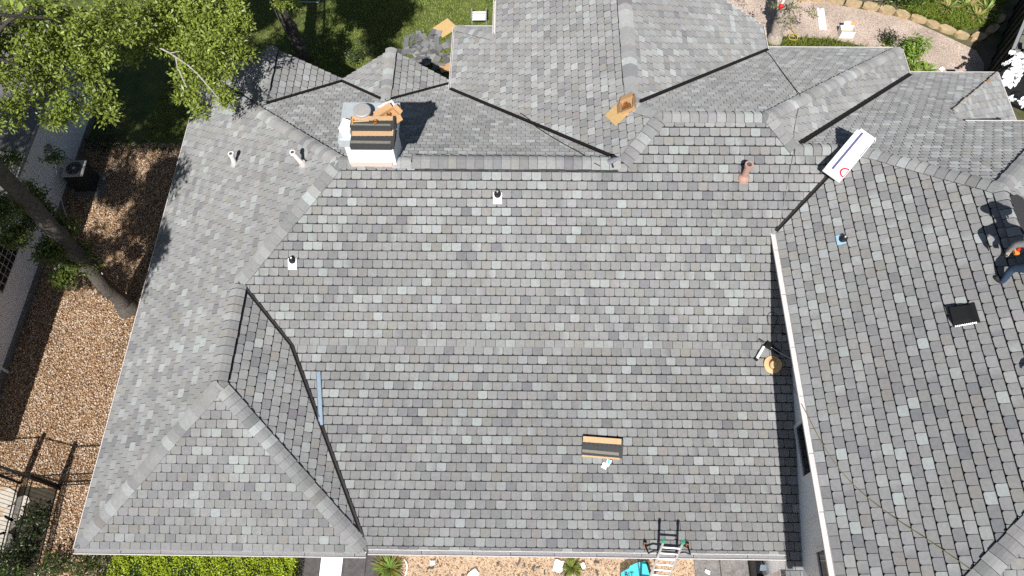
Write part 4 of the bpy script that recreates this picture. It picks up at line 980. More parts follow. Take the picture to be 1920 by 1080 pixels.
def shrub(name, c, rx, rz, k, size, base, label, cat, group=None, asp=.4, m='leaf', up=.6, leaves=8):
    t = empty(name, tuple(c), 0, label, cat, group)
    foliage('leaves', t, [(0, 0, rz)], [rx], [k], leaves, size * 1.2, size, base, rz / rx, m, asp, up)
    b = MB()
    for _ in range(6):
        a = random.uniform(0, 6.28); limb(b, [(0, 0, 0), (math.cos(a) * rx * .3, math.sin(a) * rx * .3, rz * .7), (math.cos(a) * rx * .6, math.sin(a) * rx * .6, rz * 1.4)], .012, .005, 5)
    b.build('stems', 'bark', t); return t
def strap_plant(name, c, r, n, ln, base, label, cat, group=None, wd=.035):
    """rosette of arching strap leaves"""
    t = empty(name, tuple(c), 0, label, cat, group); b = MB()
    for k in range(n):
        a = random.uniform(0, 6.28); e = random.uniform(.35, 1.2); L = ln * random.uniform(.6, 1.15); d = V3((math.cos(a), math.sin(a), 0)); s = V3((-math.sin(a), math.cos(a), 0)) * wd
        pts = [d * (L * math.cos(e) * q + .02) + V3((0, 0, L * math.sin(e) * q - L * .35 * q * q + .02)) for q in (0, .35, .7, 1)]
        col = tuple(x * random.uniform(.7, 1.25) for x in base); ws = (.7, 1, .75, .08)
        for i in range(3): b.poly([pts[i] - s * ws[i], pts[i] + s * ws[i], pts[i + 1] + s * ws[i + 1], pts[i + 1] - s * ws[i + 1]], 0, col)
    b.build('leaves', 'leaf_matte', t); return t
shrub('shrub', at(1703, 108, 0), .48, .5, 130, .12, (.2, .34, .05), 'bright green upright bush at the bed corner behind the house', 'bush', 'shrubs in the rear beds')
shrub('shrub', at(1660, 82, 0), .3, .3, 34, .1, (.03, .05, .014), 'dark bush left of the bright green bush in the rear bed', 'bush', 'shrubs in the rear beds')
strap_plant('lily_plant', at(1668, 84, 0), .3, 30, .35, (.32, .38, .06), 'yellow-green strap-leaved plant left of the bright bush', 'plant', 'shrubs in the rear beds')
for i, (u, v, lb) in enumerate(((1712, 128, 'middle'), (1735, 135, 'right'), (1718, 145, 'nearest to the eave'))): strap_plant('lily_plant', at(u, v, 0), .3, 48, .5, (.24, .31, .06), 'grassy strap-leaved plant below the bright bush, ' + lb + ' of three', 'plant', 'strap-leaved plants below the bright bush')
for u, v, rx, lb in ((1660, -2, .7, 'leftmost'), (1700, 8, .6, 'second from left'), (1745, -8, .7, 'third from left'), (1800, -5, .6, 'rightmost')):
    shrub('hedge_bush', at(u, v, 0), rx, .55, 130, .12, (.09, .15, .03), 'dark green bush above the stone edging at top right, ' + lb, 'bush', 'bushes above the stone edging')
for u, v, lb in ((1775, 18, 'left'), (1812, 14, 'upper right'), (1848, 22, 'right'), (1830, 34, 'lower middle')):
    strap_plant('variegated_plant', at(u, v, 0), .4, 60, .62, (.40, .42, .15), 'pale variegated strap plant above the stone edging, ' + lb + ' one', 'plant', 'variegated plants above the stone edging', .03)
P = np.stack([RNG.uniform(14, 19, 26000), RNG.uniform(20.3, 23.5, 26000)], 1); P = P[inside(P, [at(*q, 0)[:2] for q in ((1690, 20), (1740, 38), (1800, 58), (1862, 50), (1885, 0), (1860, -40), (1690, -40))])]
grass('ground_cover', P, .17, (.17, .25, .04), 'green ground cover above the stone edging at top right', 'ground cover', wd=.018, lean=.6)
# stone edging of the path
st = [(1500, -3), (1530, 0), (1565, 4), (1600, 10), (1632, 15), (1662, 22), (1690, 30), (1720, 38), (1748, 48), (1775, 58), (1802, 68), (1832, 72), (1858, 58), (1872, 38)]
edge = empty('stone_edging', tuple(at(1700, 36, 0)), 0, 'row of tan flagstones edging the gravel path', 'stone edging'); LE = at(1700, 36, 0)
for i, (u, v) in enumerate(st):
    q = at(u, v, 0) - LE; nx = at(*st[min(i + 1, len(st) - 1)], 0) - at(*st[max(i - 1, 0)], 0); a = math.atan2(nx[1], nx[0]); b = MB()
    k = 9; lx, ly = random.uniform(.26, .36), random.uniform(.15, .22); ptop = []
    for j in range(k):
        th = 2 * math.pi * j / k; r = random.uniform(.85, 1.1); x, y = lx * r * math.cos(th), ly * r * math.sin(th); ptop.append(V3((q[0] + x * math.cos(a) - y * math.sin(a), q[1] + x * math.sin(a) + y * math.cos(a), random.uniform(.11, .16))))
    b.poly(ptop)
    for j in range(k): b.poly([ptop[j], V3((ptop[j][0] * 1, ptop[j][1], -.02)), V3((ptop[(j + 1) % k][0], ptop[(j + 1) % k][1], -.02)), ptop[(j + 1) % k]])
    b.build('stone', 'stone_tan', edge)

# things on the path
b = MB(); c = at(1540, 36, 0); b.box((0, 0, .012), (.28, 1.12, .018)); o = b.build('white_board', 'paper_white', None, bevel=.003, label='long white board lying across the gravel path', cat='board'); o.location = tuple(c); o.rotation_euler = (0, 0, -.08); o.location.z = .016
t = empty('open_box', tuple(at(1584, 66, 0) + V3((0, 0, .02))), -.03, 'open white cardboard box standing on the gravel path', 'box'); b = MB()
for c_, s_ in (((0, 0, .01), (.5, .34, .012)), ((0, -.17, .15), (.5, .01, .3)), ((0, .17, .15), (.5, .01, .3)), ((-.25, 0, .15), (.01, .34, .3)), ((.25, 0, .15), (.01, .34, .3))): b.box(c_, s_)
b.build('box_body', 'paper_white', t)
b = MB(); b.box((-.02, .2, .36), (.24, .01, .16), rx=-.4); b.build('box_flap', 'paper_white', t); b = MB(); b.box((.2, .22, .34), (.2, .01, .14), rx=-.5); b.box((.05, 0, .06), (.38, .28, .05)); b.build('inner_flap', 'cardboard', t)
for u, v, lb in ((1765, 131, 'left'), (1356 + 385, 128, 'upper')): crumple('paper_scrap', flatM(at(u, v, 0) + V3((0, 0, .02)), .6), 'white paper scrap on the gravel beside the bed, ' + lb + ' one', 'paper', (.2, .16), n=4, amp=.05)
b = MB()
ring_ = [(.16 * math.cos(a), .17 * math.sin(a), .2 + .02 * math.sin(3 * a)) for a in np.linspace(0, 2 * math.pi, 20)] + [(.16, .08, .2), (.1, .35, .16), (-.02, .62, .12)]
b.tube(ring_, .014, 6); o = b.build('garden_hose', 'hose_yellow', None, smooth=True, label='loop of yellow hose on the ground cover behind the house', cat='hose'); o.location = tuple(at(1484, 77, 0))
b = MB(); b.box((0, 0, .02), (.3, .1, .03)); o = b.build('black_bar', 'rubber', None, label='small black plastic bar on the gravel at the eave edge', cat='bar'); o.location = tuple(at(1782, 134, 0)); o.location.z = .02

# lawn: bench, cardboard, torn-off shingles
t = empty('garden_bench', tuple(at(899, 46, 0)), .02, 'small white-slatted bench on the lawn behind the house', 'bench')
for k in range(4): b = MB(); b.box((0, -.16 + k * .12, .40), (.5, .075, .025)); b.build('slat', 'paper_white', t)
for s in (-1, 1): b = MB(); b.box((s * .27, 0, .2), (.045, .06, .4)); b.box((s * .27, .12, .42), (.045, .5, .04)); b.box((s * .27, .2, .5), (.04, .05, .2)); b.build('bench_frame', 'guard_grey', t)
for (u, v, sx, sy, rz, lb, m_) in ((835, 54, .72, .62, .72, 'square yellow cardboard sheet lying on the lawn behind the house', 'cardboard_yellow'), (838, 128, .5, .35, .3, 'orange cardboard sheet half hidden under the rear wing eave', 'cardboard')):
    b = MB(); b.box((0, 0, .045), (sx, sy, .012)); b.box((0, 0, .0525), (.006, sy, .003), mi=1); o = b.build('cardboard_sheet', [m_, 'cardboard'], None, label=lb, cat='cardboard', group='loose cardboard'); o.location = tuple(at(u, v, .04)); o.rotation_euler = (.04, -.05, rz)
pile = empty('shingle_pile', tuple(at(800, 95, 0)), 0, 'scattered heap of torn-off grey shingles on the lawn', 'debris'); LP = at(800, 95, 0)
for k in range(105):
    u, v = random.gauss(803, 30), random.gauss(99, 20)
    if not (745 < u < 845 and 66 < v < 135): continue
    q = at(u, v, 0) - LP; b = MB(); L_, W_ = random.uniform(.22, .55), random.uniform(.14, .28); c = random.choice([(.15, .15, .155), (.2, .2, .2), (.12, .12, .125), (.24, .24, .24), (.17, .165, .15)])
    Mq = Matrix.Translation(Vector((q[0], q[1], .03 + random.uniform(0, .08)))) @ Matrix.Rotation(random.uniform(0, 6.28), 4, 'Z') @ Matrix.Rotation(random.gauss(0, .22), 4, 'X') @ Matrix.Rotation(random.gauss(0, .18), 4, 'Y')
    pts = [Mq @ Vector(a) for a in ((-L_ / 2, -W_ / 2, 0), (L_ / 2, -W_ / 2, 0), (L_ / 2 * random.uniform(.7, 1), W_ / 2, random.uniform(-.02, .03)), (-L_ / 2, W_ / 2, 0))]; dn = Mq.to_3x3() @ Vector((0, 0, -.008))
    b.poly(pts, 0, c); b.poly([a + dn for a in pts][::-1], 0, c)
    for i in range(4): b.poly([pts[i], pts[i] + dn, pts[(i + 1) % 4] + dn, pts[(i + 1) % 4]], 0, (.05, .05, .05))
    b.build('torn_shingle', 'old_shingle', pile)
b = MB(); b.tube([(-.35, 0, .02), (.35, -.03, .02)], .025, 8); b.tube([(.35, -.03, .02), (.42, -.035, .02)], .03, 8); o = b.build('metal_pole', 'strip_blue', None, label='bluish metal pole lying on the shaded lawn at the top edge', cat='pole'); o.location = tuple(at(578, 4, .1))
for i, (u, v) in enumerate(((668, 118), (690, 108))): shrub('shrub', at(u, v, 0), .32, .4, 30, .09, (.05, .09, .02), 'small leafy plant between the two rear gables, ' + ('left' if i == 0 else 'right') + ' one', 'plant', 'plants between the rear gables')

# ------------------------------------------------------------------ neighbour's house and side yard
nb = empty('neighbour_house', (-15.05, 10, 0), 0, 'white neighbouring house with grey roof along the gravel yard', 'house')
O_ = V3((-15.05, 10, 0))
b = MB(); b.box((-2.0, 0.2, 1.5), (4.0, 14.6, 3.0)); b.build('wall', 'wall_white', nb)
b = MB(); b.box((.02, 0.2, .12), (.05, 14.6, .24)); b.build('plinth', 'slate_grey', nb)
b = MB()
x0, x1, z0, z1 = .62, -4.6, 3.12, 5.2
for k in range(22):
    f0, f1 = k / 22, (k + 1) / 22; xa, xb = x0 + (x1 - x0) * f0, x0 + (x1 - x0) * f1; za, zb = z0 + (z1 - z0) * f0, z0 + (z1 - z0) * f1
    b.poly([(xa, -7.3, za + .02), (xa, 8.0, za + .02), (xb, 8.0, zb), (xb, -7.3, zb)]); b.poly([(xa, -7.3, za), (xa, 8.0, za), (xa, 8.0, za + .02), (xa, -7.3, za + .02)])
b.poly([(x0, -7.3, z0 - .1), (x0, 8.0, z0 - .1), (x0, 8.0, z0), (x0, -7.3, z0)]); b.build('roof', 'roof_neighbour', nb)
b = MB(); b.poly([(.6, -7.3, 3.02), (.6, 8, 3.02), (-.02, 8, 3.02), (-.02, -7.3, 3.02)]); b.build('soffit', 'trim_white', nb)
b = MB(); b.box((.64, .35, 3.06), (.07, 15.3, .1)); b.build('gutter', 'guard_grey', nb)
ws = [at_x(20, 455, -15.0), at_x(-22, 545, -15.0)]
b = MB(); b.box((.012, .1, 1.75), (.03, 1.5, 1.0)); wn = b.build('window', 'ac_beige', nb)
for i in range(6):
    for j in range(5): b = MB(); b.box((.032, .1 - .6 + i * .24, 1.37 + j * .19), (.012, .2, .15)); b.build('pane', 'glass_dark', wn)
b = MB(); b.tube([(.06, -2.6, 0), (.06, -2.6, 2.9)], .04, 8); b.build('downpipe', 'trim_white', nb)

ac = empty('air_conditioner', (-14.47, 14.06, 0), .06, 'beige outdoor air conditioner beside the neighbouring white wall', 'air conditioner')
b = MB(); b.box((0, 0, .46), (.64, .6, .86)); b.build('housing', 'ac_dark', ac)
b = MB(); b.box((0, 0, .9), (.68, .64, .05)); b.build('top_panel', 'ac_beige', ac, bevel=.02)
b = MB(); b.lathe((0, 0, .925), [(.25, 0), (.25, .006), (.01, .006)], 24); b.build('fan_opening', 'ac_dark', ac)
b = MB()
for r in (.06, .12, .18, .235): b.tube([(r * math.cos(a), r * math.sin(a), .94) for a in np.linspace(0, 2 * math.pi, 25)], .006, 5)
for k in range(8): a = k * math.pi / 4; b.tube([(.03 * math.cos(a), .03 * math.sin(a), .94), (.24 * math.cos(a), .24 * math.sin(a), .94)], .005, 5)
b.build('fan_grille', 'guard_grey', ac); b = MB(); b.lathe((0, 0, .935), [(.06, 0), (.05, .015), (.01, .02)], 12); b.build('fan_hub', 'ac_beige', ac)
b = MB(); b.box((.1, -.05, .015), (1.0, .95, .05)); b.build('base_pad', 'slate_grey', ac)
b = MB(); b.box((.0, .0, 0), (.02, .16, .2)); b.tube([(.02, 0, -.1), (.05, .02, -.5), (.3, .1, -.8)], .014, 6); o = b.build('disconnect_box', 'guard_grey', None, label='grey electric box with conduit on the neighbouring white wall', cat='electric box'); o.location = (-15.0, 14.4, 1.55)
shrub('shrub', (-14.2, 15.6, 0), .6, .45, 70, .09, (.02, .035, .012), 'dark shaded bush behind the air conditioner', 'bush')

# iron fence and gate
def fence(pts, label, h=1.35, group='iron fence runs by the side yard', step=.105):
    P0 = V3((*pts[0], 0)); t = empty('iron_fence', tuple(P0), 0, label, 'fence', group)
    for i in range(len(pts) - 1):
        A, B = V3((*pts[i], 0)) - P0, V3((*pts[i + 1], 0)) - P0; L = np.linalg.norm(B - A); d = (B - A) / L
        for zz in (.15, h - .08): b = MB(); b.tube([A + V3((0, 0, zz)), B + V3((0, 0, zz))], .018, 6); b.build('rail', 'iron', t)
        for e in ((A, B) if i == 0 else (B,)): b = MB(); b.tube([e, e + V3((0, 0, h + .05))], .035, 8); b.build('post', 'iron', t)
        k = 1
        while k * step < L - .03: q = A + d * (k * step); b = MB(); b.tube([q + V3((0, 0, .08)), q + V3((0, 0, h))], .0065, 5); b.build('picket', 'iron', t); k += 1
fence([(-15.0, 4.28), (-13.5, 4.38)], 'black iron fence from the neighbouring wall to the gate'); fence([(-13.46, 4.37), (-12.55, 4.14)], 'narrow black iron gate between the two fence runs')
fence([(-12.5, 4.13), (-9.5, 4.3)], 'black iron fence from the gate towards the roofed house'); fence([(-12.49, 4.06), (-12.3, .6)], 'black iron fence running forward beside the gravel', step=.105)
fence([(-13.6, 4.2), (-13.35, .6)], 'black iron fence running forward beside the pale stones', step=.105)
for i, (u, v, s, lb) in enumerate(((12, 935, .34, 'uppermost'), (28, 962, .3, 'second'), (6, 985, .34, 'third'), (2, 1020, .4, 'lowest'), (44, 940, .2, 'small right'))):
    b = MB(); k = 8; c = at(u, v, 0); tp_ = [V3((c[0] + s * random.uniform(.8, 1.1) * math.cos(2 * math.pi * j / k), c[1] + s * .8 * random.uniform(.8, 1.1) * math.sin(2 * math.pi * j / k), .05)) for j in range(k)]
    b.poly(tp_)
    for j in range(k): b.poly([tp_[j], tp_[j] * V3((1, 1, 0)), tp_[(j + 1) % k] * V3((1, 1, 0)), tp_[(j + 1) % k]])
    b.build('stepping_stone', 'stone_pale', None, label='pale stepping stone left of the iron fence, ' + lb + ' one', cat='stone', group='pale stepping stones')
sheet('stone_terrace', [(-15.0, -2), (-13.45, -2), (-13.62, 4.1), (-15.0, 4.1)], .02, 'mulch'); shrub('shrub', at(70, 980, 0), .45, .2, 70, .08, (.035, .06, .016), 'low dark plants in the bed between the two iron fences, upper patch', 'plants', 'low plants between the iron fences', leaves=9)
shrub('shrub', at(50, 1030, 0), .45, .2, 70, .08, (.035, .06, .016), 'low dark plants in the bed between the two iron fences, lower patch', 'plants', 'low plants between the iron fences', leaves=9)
sheet('dark_bed', [(-13.5, -2), (-12.35, -2), (-12.55, 4.05), (-13.6, 4.1)], .024, 'bed_soil')
for i, (u, v, rx, lb) in enumerate(((8, 1060, .4, 'leftmost'), (40, 1072, .3, 'second from left'), (112, 1062, .42, 'third from left'), (165, 1068, .4, 'fourth from left'), (205, 1078, .4, 'fifth from left'))):
    shrub('shrub', at(u, v, 0), rx, .38, 60, .08, (.06, .10, .022), 'green leafy shrub at the lower left corner, ' + lb, 'bush', 'shrubs at the lower left corner', leaves=9)
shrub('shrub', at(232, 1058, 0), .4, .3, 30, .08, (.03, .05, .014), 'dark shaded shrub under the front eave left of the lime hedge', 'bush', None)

# clipped lime hedge below the front eave
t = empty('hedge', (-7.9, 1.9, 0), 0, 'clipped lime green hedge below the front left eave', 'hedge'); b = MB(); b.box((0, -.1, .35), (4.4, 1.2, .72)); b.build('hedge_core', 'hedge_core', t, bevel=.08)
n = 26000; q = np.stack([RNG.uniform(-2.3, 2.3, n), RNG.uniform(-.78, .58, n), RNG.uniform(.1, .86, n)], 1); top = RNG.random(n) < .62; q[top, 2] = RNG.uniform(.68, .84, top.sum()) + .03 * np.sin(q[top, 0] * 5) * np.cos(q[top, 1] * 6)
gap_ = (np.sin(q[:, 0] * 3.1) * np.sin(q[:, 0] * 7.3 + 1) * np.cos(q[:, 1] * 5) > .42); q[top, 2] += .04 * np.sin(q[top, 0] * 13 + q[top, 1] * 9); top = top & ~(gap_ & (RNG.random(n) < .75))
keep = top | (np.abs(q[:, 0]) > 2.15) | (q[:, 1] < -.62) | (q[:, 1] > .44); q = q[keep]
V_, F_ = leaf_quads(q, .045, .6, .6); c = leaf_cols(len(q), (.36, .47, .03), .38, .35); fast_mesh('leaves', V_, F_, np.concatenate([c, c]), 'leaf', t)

# strip of ground below the front eave
b = MB(); A_ = at(604, 1060, 0); b.box((-4.83, .9, .05), (.56, 3.4, .06)); b.build('white_slab', 'concrete_white', None, label='white concrete walk between dark slate pavers below the front eave', cat='walkway')
sheet('slate_paving', [(-5.7, -.8), (-3.7, -.8), (-3.7, 2.9), (-5.7, 2.9)], .014, 'slate')
for x0, x1, y0, y1, lb in ((-5.55, -5.13, 1.2, 2.6, 'narrow one left of the white walk'), (-4.5, -3.95, 1.75, 2.6, 'upper one right of the white walk'), (-4.5, -3.9, 1.0, 1.72, 'lower one right of the white walk')):
    b = MB(); b.box(((x0 + x1) / 2, (y0 + y1) / 2, .03), (x1 - x0, y1 - y0, .05)); b.build('paver', 'slate', None, bevel=.008, label='dark slate paver, ' + lb, cat='paver', group='dark slate pavers')
strap_plant('lily_plant', at(732, 1066, 0), .4, 110, .55, (.20, .25, .05), 'yellow-green strap-leaved plant below the front eave, by the slate', 'plant', 'strap plants below the front eave', .022)
strap_plant('lily_plant', at(1071, 1064, 0), .3, 70, .4, (.16, .21, .04), 'yellow-green strap-leaved plant below the middle of the front eave', 'plant', 'strap plants below the front eave', .02)
hose('edging_pipe', [at(757, 1048, .06), at(763, 1058, .06), at(762, 1072, .06), at(756, 1090, .06)], .02, 'pvc_white', 'curved white pipe beside the strap plant below the front eave', 'pipe')
for i, (u, v, s, lb) in enumerate(((812, 1056, .13, 'leftmost'), (888, 1078, .26, 'second'), (1046, 1062, .3, 'folded one by the plant'), (1093, 1062, .14, 'small one right of the plant'), (1325, 1073, .12, 'one on the slate right of the ladder'))):
    crumple('plastic_scrap', flatM(at(u, v, 0) + V3((0, 0, .05)), i * .7), 'white plastic scrap below the front eave, ' + lb, 'scrap', (s, s * .8), 'plastic_white', 4, .07, group='white scraps below the front eave')
for i in range(26):
    u, v = random.uniform(780, 1160), random.uniform(1052, 1082); b = MB(); L_ = random.uniform(.05, .14)
    b.box((0, 0, .03), (L_, random.uniform(.02, .05), .012), rx=random.uniform(-.2, .2)); b.box((L_ * .45, .01, .033), (L_ * .4, .02, .01), rz=.6)
    o = b.build('shingle_scrap', 'slate' if i % 3 else 'bundle_grey', None, label='small dark shingle scrap scattered on the wood chips below the front eave', cat='scrap', group='dark shingle scraps on the wood chips'); o.location = tuple(at(u, v, .01)); o.rotation_euler = (0, 0, random.uniform(0, 6.28))
# turquoise banner with lettering
t = empty('banner', tuple(at(1195, 1072, .25)), .12, 'turquoise banner with black lettering below the eave beside the ladder', 'banner')
b = MB(); pts = [(-.42, .02, .05), (-.2, .10, .08), (-.18, .15, .09), (.05, .21, .12), (.24, .22, .12), (.30, -.3, .05), (-.5, -.35, .02)]
b.poly(pts); b.poly([(x, y, z - .012) for x, y, z in pts][::-1])
for i in range(len(pts)): a_, c_ = pts[i], pts[(i + 1) % len(pts)]; b.poly([a_, (a_[0], a_[1], a_[2] - .012), (c_[0], c_[1], c_[2] - .012), c_], 0)
b.build('banner_sheet', 'turquoise', t)
b = MB(); b.box((.03, -.05, .115), (.035, .5, .01), rx=.18); b.build('banner_fold', mat('teal_dark', (.02, .13, .2), .6), t)
b = MB(); b.tube([(.05, .22, .12), (.04, .32, .14)], .018, 6); b.tube([(.05, .23, .13), (.25, .24, .13)], .016, 6); b.tube([(.25, .24, .13), (.33, -.1, .08)], .03, 6); b.build('banner_frame', 'rubber', t)
cu = bpy.data.curves.new('lettering', 'FONT'); cu.body = 'BIT'; cu.size = .17; cu.extrude = .002
ot = bpy.data.objects.new('lettering_curve', cu); COL.objects.link(ot); bpy.context.view_layer.update()
me = bpy.data.meshes.new_from_object(ot.evaluated_get(bpy.context.evaluated_depsgraph_get())); bpy.data.objects.remove(ot); me.materials.clear(); me.materials.append(MATS['ink'])
o = link('lettering', me, t); o.location = (-.36, -.1, .068); o.rotation_euler = (.2, -.06, -.12)
# dark flagstones and pit right of the ladder
for x0, x1, y0, y1, lb in ((4.55, 5.2, 1.3, 2.75, 'left'), (5.22, 5.93, 1.95, 2.75, 'upper right'), (5.22, 5.93, 1.2, 1.93, 'lower right')):
    b = MB(); b.box(((x0 + x1) / 2, (y0 + y1) / 2, .03), (x1 - x0, y1 - y0, .05)); b.build('flagstone', 'slate_grey', None, bevel=.008, label='grey flagstone right of the ladder, ' + lb + ' of three', cat='flagstone', group='grey flagstones right of the ladder')
t = empty('black_bin', (6.22, 2.1, 0), 0, 'black open bin below the right end of the front eave', 'bin'); b = MB()
for c_, s_ in (((0, 0, .02), (.5, .9, .03)), ((-.26, 0, .3), (.02, .9, .6)), ((.26, 0, .3), (.02, .9, .6)), ((0, .46, .3), (.54, .02, .6)), ((0, -.46, .3), (.54, .02, .6))): b.box(c_, s_)
b.build('bin_body', 'bag_black', t); b = MB(); b.poly([(-.06, .22, .35), (.06, .22, .35), (.1, .08, .35), (-.1, .08, .35)]); b.poly([(-.1, .08, .34), (.1, .08, .34), (.06, .22, .34), (-.06, .22, .34)]); b.build('bin_liner', 'strip_blue', t)
b = MB(); b.box((0, 0, 1.2), (.12, .12, 2.4)); b.box((0, 0, 2.44), (.16, .16, .08)); o = b.build('porch_post', 'white_metal', None, label='white post standing below the right end of the front eave', cat='post'); o.location = (6.0, 1.9, 0)

# ------------------------------------------------------------------ debris container at the top right
A_, B_ = at(1830, 140, 0), at(1882, 22, 0); d_ = unit(B_ - A_); rz = math.atan2(d_[1], d_[0]) - math.pi / 2
t = empty('dumpster', tuple(A_ - d_ * .9 + V3((.3, -.1, 0))), rz, 'black open container heaped with white plastic and torn shingles', 'dumpster'); b = MB(); LW, LL, H_ = 2.4, 5.2, 2.05
for c_, s_ in (((LW / 2, LL / 2, .08), (LW, LL, .12)), ((.04, LL / 2, H_ / 2), (.08, LL, H_)), ((LW - .04, LL / 2, H_ / 2), (.08, LL, H_)), ((LW / 2, .04, H_ / 2), (LW, .08, H_)), ((LW / 2, LL - .04, H_ / 2), (LW, .08, H_))): b.box(c_, s_)
for k in range(7): b.box((-.03, .3 + k * .75, H_ / 2), (.06, .07, H_ - .1))
b.build('container_wall', 'dumpster_paint', t); b = MB(); b.box((0, LL / 2, H_), (.1, LL + .04, .07)); b.box((LW, LL / 2, H_), (.1, LL + .04, .07)); b.box((LW / 2, 0, H_), (LW, .1, .07)); b.build('container_rim', 'guard_grey', t)
Mt = t.matrix_world if False else Matrix.Translation(Vector(A_ - d_ * .9)) @ Matrix.Rotation(rz, 4, 'Z')
heap = empty('debris_heap', tuple(A_ - d_ * .9 + V3((.3, -.1, 0))), rz, 'heap of olive-grey torn shingles in the black container', 'debris')
for k in range(90):
    x, y = random.uniform(.3, LW - .3), random.uniform(.3, 3.6); L_, W_ = random.uniform(.3, .8), random.uniform(.2, .4); b = MB()
    b.box((x, y, 1.5 + random.uniform(0, .3)), (L_, W_, .012), rz=random.uniform(0, 3), rx=random.gauss(0, .2), ry=random.gauss(0, .2)); b.build('torn_shingle', random.choice(['green_grey', 'green_grey', 'slate_grey']), heap)
b = MB(); b.box((LW / 2, 2.0, .8), (LW - .3, 3.6, 1.35)); b.build('debris_base', 'green_grey', heap)
for i, (u, v, sx, sy, rz_, lb) in enumerate(((1893, 150, .8, .5, .9, 'large lower sheet'), (1908, 125, .7, .45, 1.1, 'large upper sheet'), (1890, 118, .55, .12, .5, 'narrow strip at the rim'), (1893, 188, .22, .2, .2, 'small piece by the black bag'), (1915, 195, .3, .3, 2.0, 'piece right of the black bag'), (1905, 104, .5, .14, -.4, 'curled strip on top'))):
    crumple('plastic_wrap', Matrix.Translation(Vector(at(u, v, 2.0 + .1 * (i % 3)))) @ Matrix.Rotation(rz_, 4, 'Z'), 'white plastic wrapping in the black container, ' + lb, 'plastic wrap', (sx, sy), 'plastic_white', 7, .14, cut=lambda i, j: (int(i * 7) * 3 + int(j * 7) * 5) % 11 == 0, group='white plastic in the container')
b = MB(); c = at(1902, 182, 1.8); b.lathe(tuple(c), [(.1, 0), (.17, .06), (.15, .16), (.05, .2), (.02, .24)], 9); b.build('bin_bag', 'bag_black', None, label='black bag on the heap in the container', cat='bag')

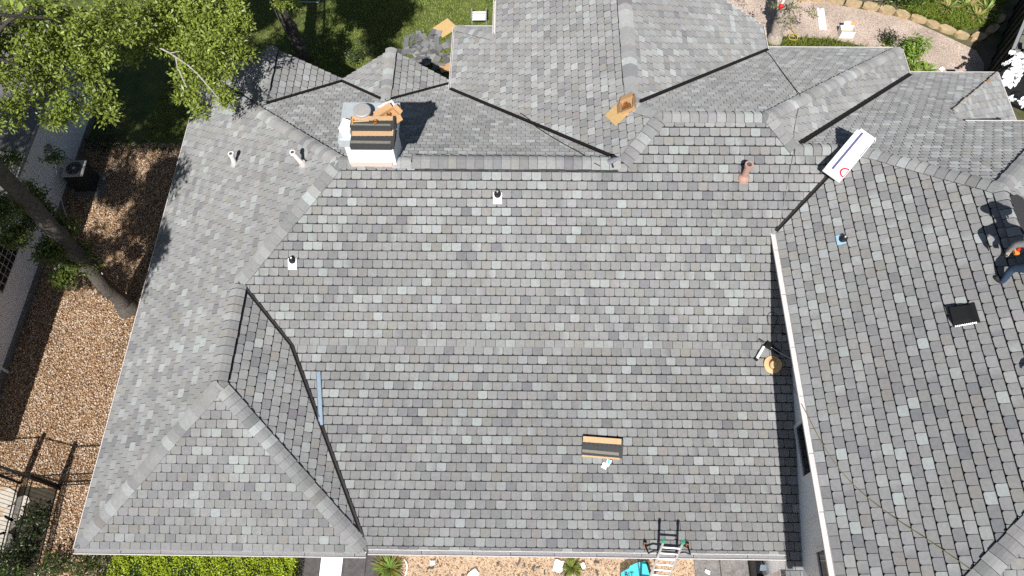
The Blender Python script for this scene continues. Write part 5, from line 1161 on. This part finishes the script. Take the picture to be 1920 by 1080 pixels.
# ------------------------------------------------------------------ people
def person(name, P, rz, label, J, colors, hat=True):
    """one continuous skinned body; J: joints in local space (x right, y forward, z up)"""
    t = empty(name, tuple(P), rz, label, 'person', 'roofers at work')
    bones = [('pelvis', 'spine'), ('spine', 'chest'), ('chest', 'neck'), ('neck', 'head'), ('head', 'crown'), ('chest', 'shL'), ('shL', 'elL'), ('elL', 'wrL'), ('wrL', 'haL'), ('chest', 'shR'), ('shR', 'elR'), ('elR', 'wrR'), ('wrR', 'haR'),
             ('pelvis', 'hiL'), ('hiL', 'knL'), ('knL', 'anL'), ('anL', 'toL'), ('pelvis', 'hiR'), ('hiR', 'knR'), ('knR', 'anR'), ('anR', 'toR')]
    rad = dict(pelvis=.17, spine=.165, chest=.18, neck=.06, head=.1, crown=.085, sh=.085, el=.062, wr=.042, ha=.045, hi=.115, kn=.08, an=.055, to=.045)
    J = dict(J)
    fing = []
    for s in 'LR':
        w_, h_ = V3(J['wr' + s]), V3(J['ha' + s]); d = unit(h_ - w_); sd = unit(np.cross(d, (0, 0, 1)) + 1e-6)
        for k in range(5):
            off = (k - 2) * .02; L_ = (.05, .075, .085, .078, .06)[k]
            dd = unit(d + sd * (.9 if k == 0 else 0) * (1 if s == 'L' else 1)); r0 = h_ + sd * off if k else w_ + (h_ - w_) * .4 + sd * .03
            a, c = 'f%s%da' % (s, k), 'f%s%db' % (s, k); J[a] = tuple(r0 + dd * L_ * .55); J[c] = tuple(r0 + dd * L_ - V3((0, 0, .03))); bones += [('ha' + s, a), (a, c)]; rad[a] = .011; rad[c] = .009
    names = list(J); idx = {k: i for i, k in enumerate(names)}
    me = bpy.data.meshes.new('body'); me.from_pydata([J[k] for k in names], [(idx[a], idx[c]) for a, c in bones], []); o = link('body', me, t)
    sk = o.modifiers.new('skin', 'SKIN'); sk.use_smooth_shade = True
    for i, k in enumerate(names):
        r = rad.get(k, rad.get(k[:2], .05)); me.skin_vertices[0].data[i].radius = (r, r * (.8 if k in ('chest', 'spine', 'pelvis') else 1)); me.skin_vertices[0].data[i].use_root = (k == 'pelvis')
    o.modifiers.new('sub', 'SUBSURF').levels = 2; o.modifiers['sub'].render_levels = 2
    bpy.context.view_layer.update(); ev = o.evaluated_get(bpy.context.evaluated_depsgraph_get()); m2 = bpy.data.meshes.new_from_object(ev); o.modifiers.clear(); o.data = m2
    for m_ in colors: m2.materials.append(MATS[m_])
    # materials by nearest bone: 0 shirt, 1 trousers, 2 skin, 3 boots, 4 gloves
    def kind(a, c):
        if c in ('head', 'crown'): return 2
        if c[:2] in ('hi', 'kn', 'an') or c == 'spine': return 1
        if c[:2] == 'to': return 3
        if c[:2] == 'ha' or c[0] == 'f': return 4
        return 0
    segs = [(V3(J[a]), V3(J[c]), kind(a, c)) for a, c in bones]; mi = []
    for f in m2.polygons:
        q = V3(f.center); best = min(segs, key=lambda s_: np.linalg.norm(q - (s_[0] + (s_[1] - s_[0]) * min(1, max(0, ((q - s_[0]) @ (s_[1] - s_[0])) / ((s_[1] - s_[0]) @ (s_[1] - s_[0]) + 1e-9))))))
        mi.append(best[2])
    m2.polygons.foreach_set('material_index', mi); m2.polygons.foreach_set('use_smooth', [True] * len(mi))
    hd = V3(J['head']); cr = V3(J['crown']); fw = V3((0, 1, 0)); upd = unit(cr - hd); fw = unit(fw - upd * (fw @ upd)); sd = np.cross(fw, upd)
    b = MB()
    for s in (-1, 1): b.lathe(tuple(hd + upd * .02 + fw * .092 + sd * s * .034), [(.004, -.012), (.013, 0), (.004, .012)], 8)
    b.build('eyes', 'ink', t); b = MB(); b.tube([hd + upd * .02 + fw * .095, hd - upd * .03 + fw * .122, hd - upd * .035 + fw * .1], [.01, .016, .012], 8); b.tube([hd - upd * .06 + fw * .094 - sd * .025, hd - upd * .06 + fw * .094 + sd * .025], .007, 6)
    for s in (-1, 1): b.tube([hd + sd * s * .1 + upd * .03, hd + sd * s * .108, hd + sd * s * .1 - upd * .03], .014, 6)
    b.build('face', 'skin', t)
    b = MB(); n = 22; base = cr + upd * .015
    if hat:
        rr = [(.23, -.01), (.17, .0), (.11, .01), (.1, .09), (.07, .12), (.02, .12)]
        rings = [[base + (sd * math.cos(2 * math.pi * j / n) + fw * math.sin(2 * math.pi * j / n)) * r + upd * h for j in range(n)] for r, h in rr]
        for i in range(len(rr) - 1):
            for j in range(n): b.poly([rings[i][j], rings[i][(j + 1) % n], rings[i + 1][(j + 1) % n], rings[i + 1][j]])
        b.poly(rings[-1]); b.build('hat', 'straw', t, smooth=True, merge=True)
    return t
F1 = hit('Bw', 1897, 521)
# roofer crouching at the ridge, just entering the frame at right (forward = towards the ridge end)
JP = dict(pelvis=(.34, -.06, .78), spine=(.32, .06, .95), chest=(.28, .2, 1.14), neck=(.25, .29, 1.3), head=(.23, .36, 1.42), crown=(.22, .4, 1.52), shL=(.06, .2, 1.2), elL=(-.06, .34, .92), wrL=(-.02, .36, .66), haL=(-.0, .36, .57), shR=(.5, .22, 1.2), elR=(.46, .42, .95), wrR=(.22, .42, .70), haR=(.14, .4, .63),
          hiL=(.24, -.06, .74), knL=(.1, .12, .44), anL=(.06, -.02, .1), toL=(.0, .14, .06), hiR=(.44, -.06, .74), knR=(.5, .16, .46), anR=(.44, -.02, .24), toR=(.4, .14, .2))
JP = {k: (q[0], q[1], q[2]) for k, q in JP.items()}
pr1 = person('person', F1 + V3((-.24, -.06, -.15)), 0.0, 'roofer in jeans and work gloves bending at the right edge of the roof', JP, ['shirt_grey', 'jeans', 'skin', 'boot', 'glove'])
hb = F1 + V3((-.1, .3, .5)); b = MB(); b.tube([(0, 0, 0), (.02, .05, .12)], .03, 8); b.tube([(.02, .05, .12), (.05, .1, .16)], .02, 8, 1); b.box((-.02, -.02, -.02), (.08, .09, .05), mi=1)
o = b.build('hand_tool', ['red', 'orange'], None, label='red hand tool held by the bending roofer at right', cat='tool'); o.location = tuple(hb)
F2 = hit('Bw', 1922, 712)
JQ = dict(pelvis=(.78, -.1, .62), spine=(.72, .02, .8), chest=(.64, .12, 1.0), neck=(.58, .2, 1.16), head=(.54, .26, 1.28), crown=(.52, .3, 1.38), shL=(.44, .1, 1.02), elL=(.2, .1, .72), wrL=(.05, .05, .5), haL=(-.02, .03, .42), shR=(.84, .14, 1.04), elR=(.9, .36, .8), wrR=(.72, .5, .6), haR=(.64, .54, .55),
          hiL=(.7, -.1, .58), knL=(.56, .2, .5), anL=(.6, -.02, .22), toL=(.56, .14, .2), hiR=(.88, -.1, .58), knR=(.92, .2, .46), anR=(.9, -.05, .18), toR=(.88, .12, .16))
person('person', F2 + V3((.02, -.05, -.02)), 0.0, 'second roofer crouching below the first, only a bare forearm in view', JQ, ['shirt_grey', 'jeans', 'skin', 'boot', 'skin'])
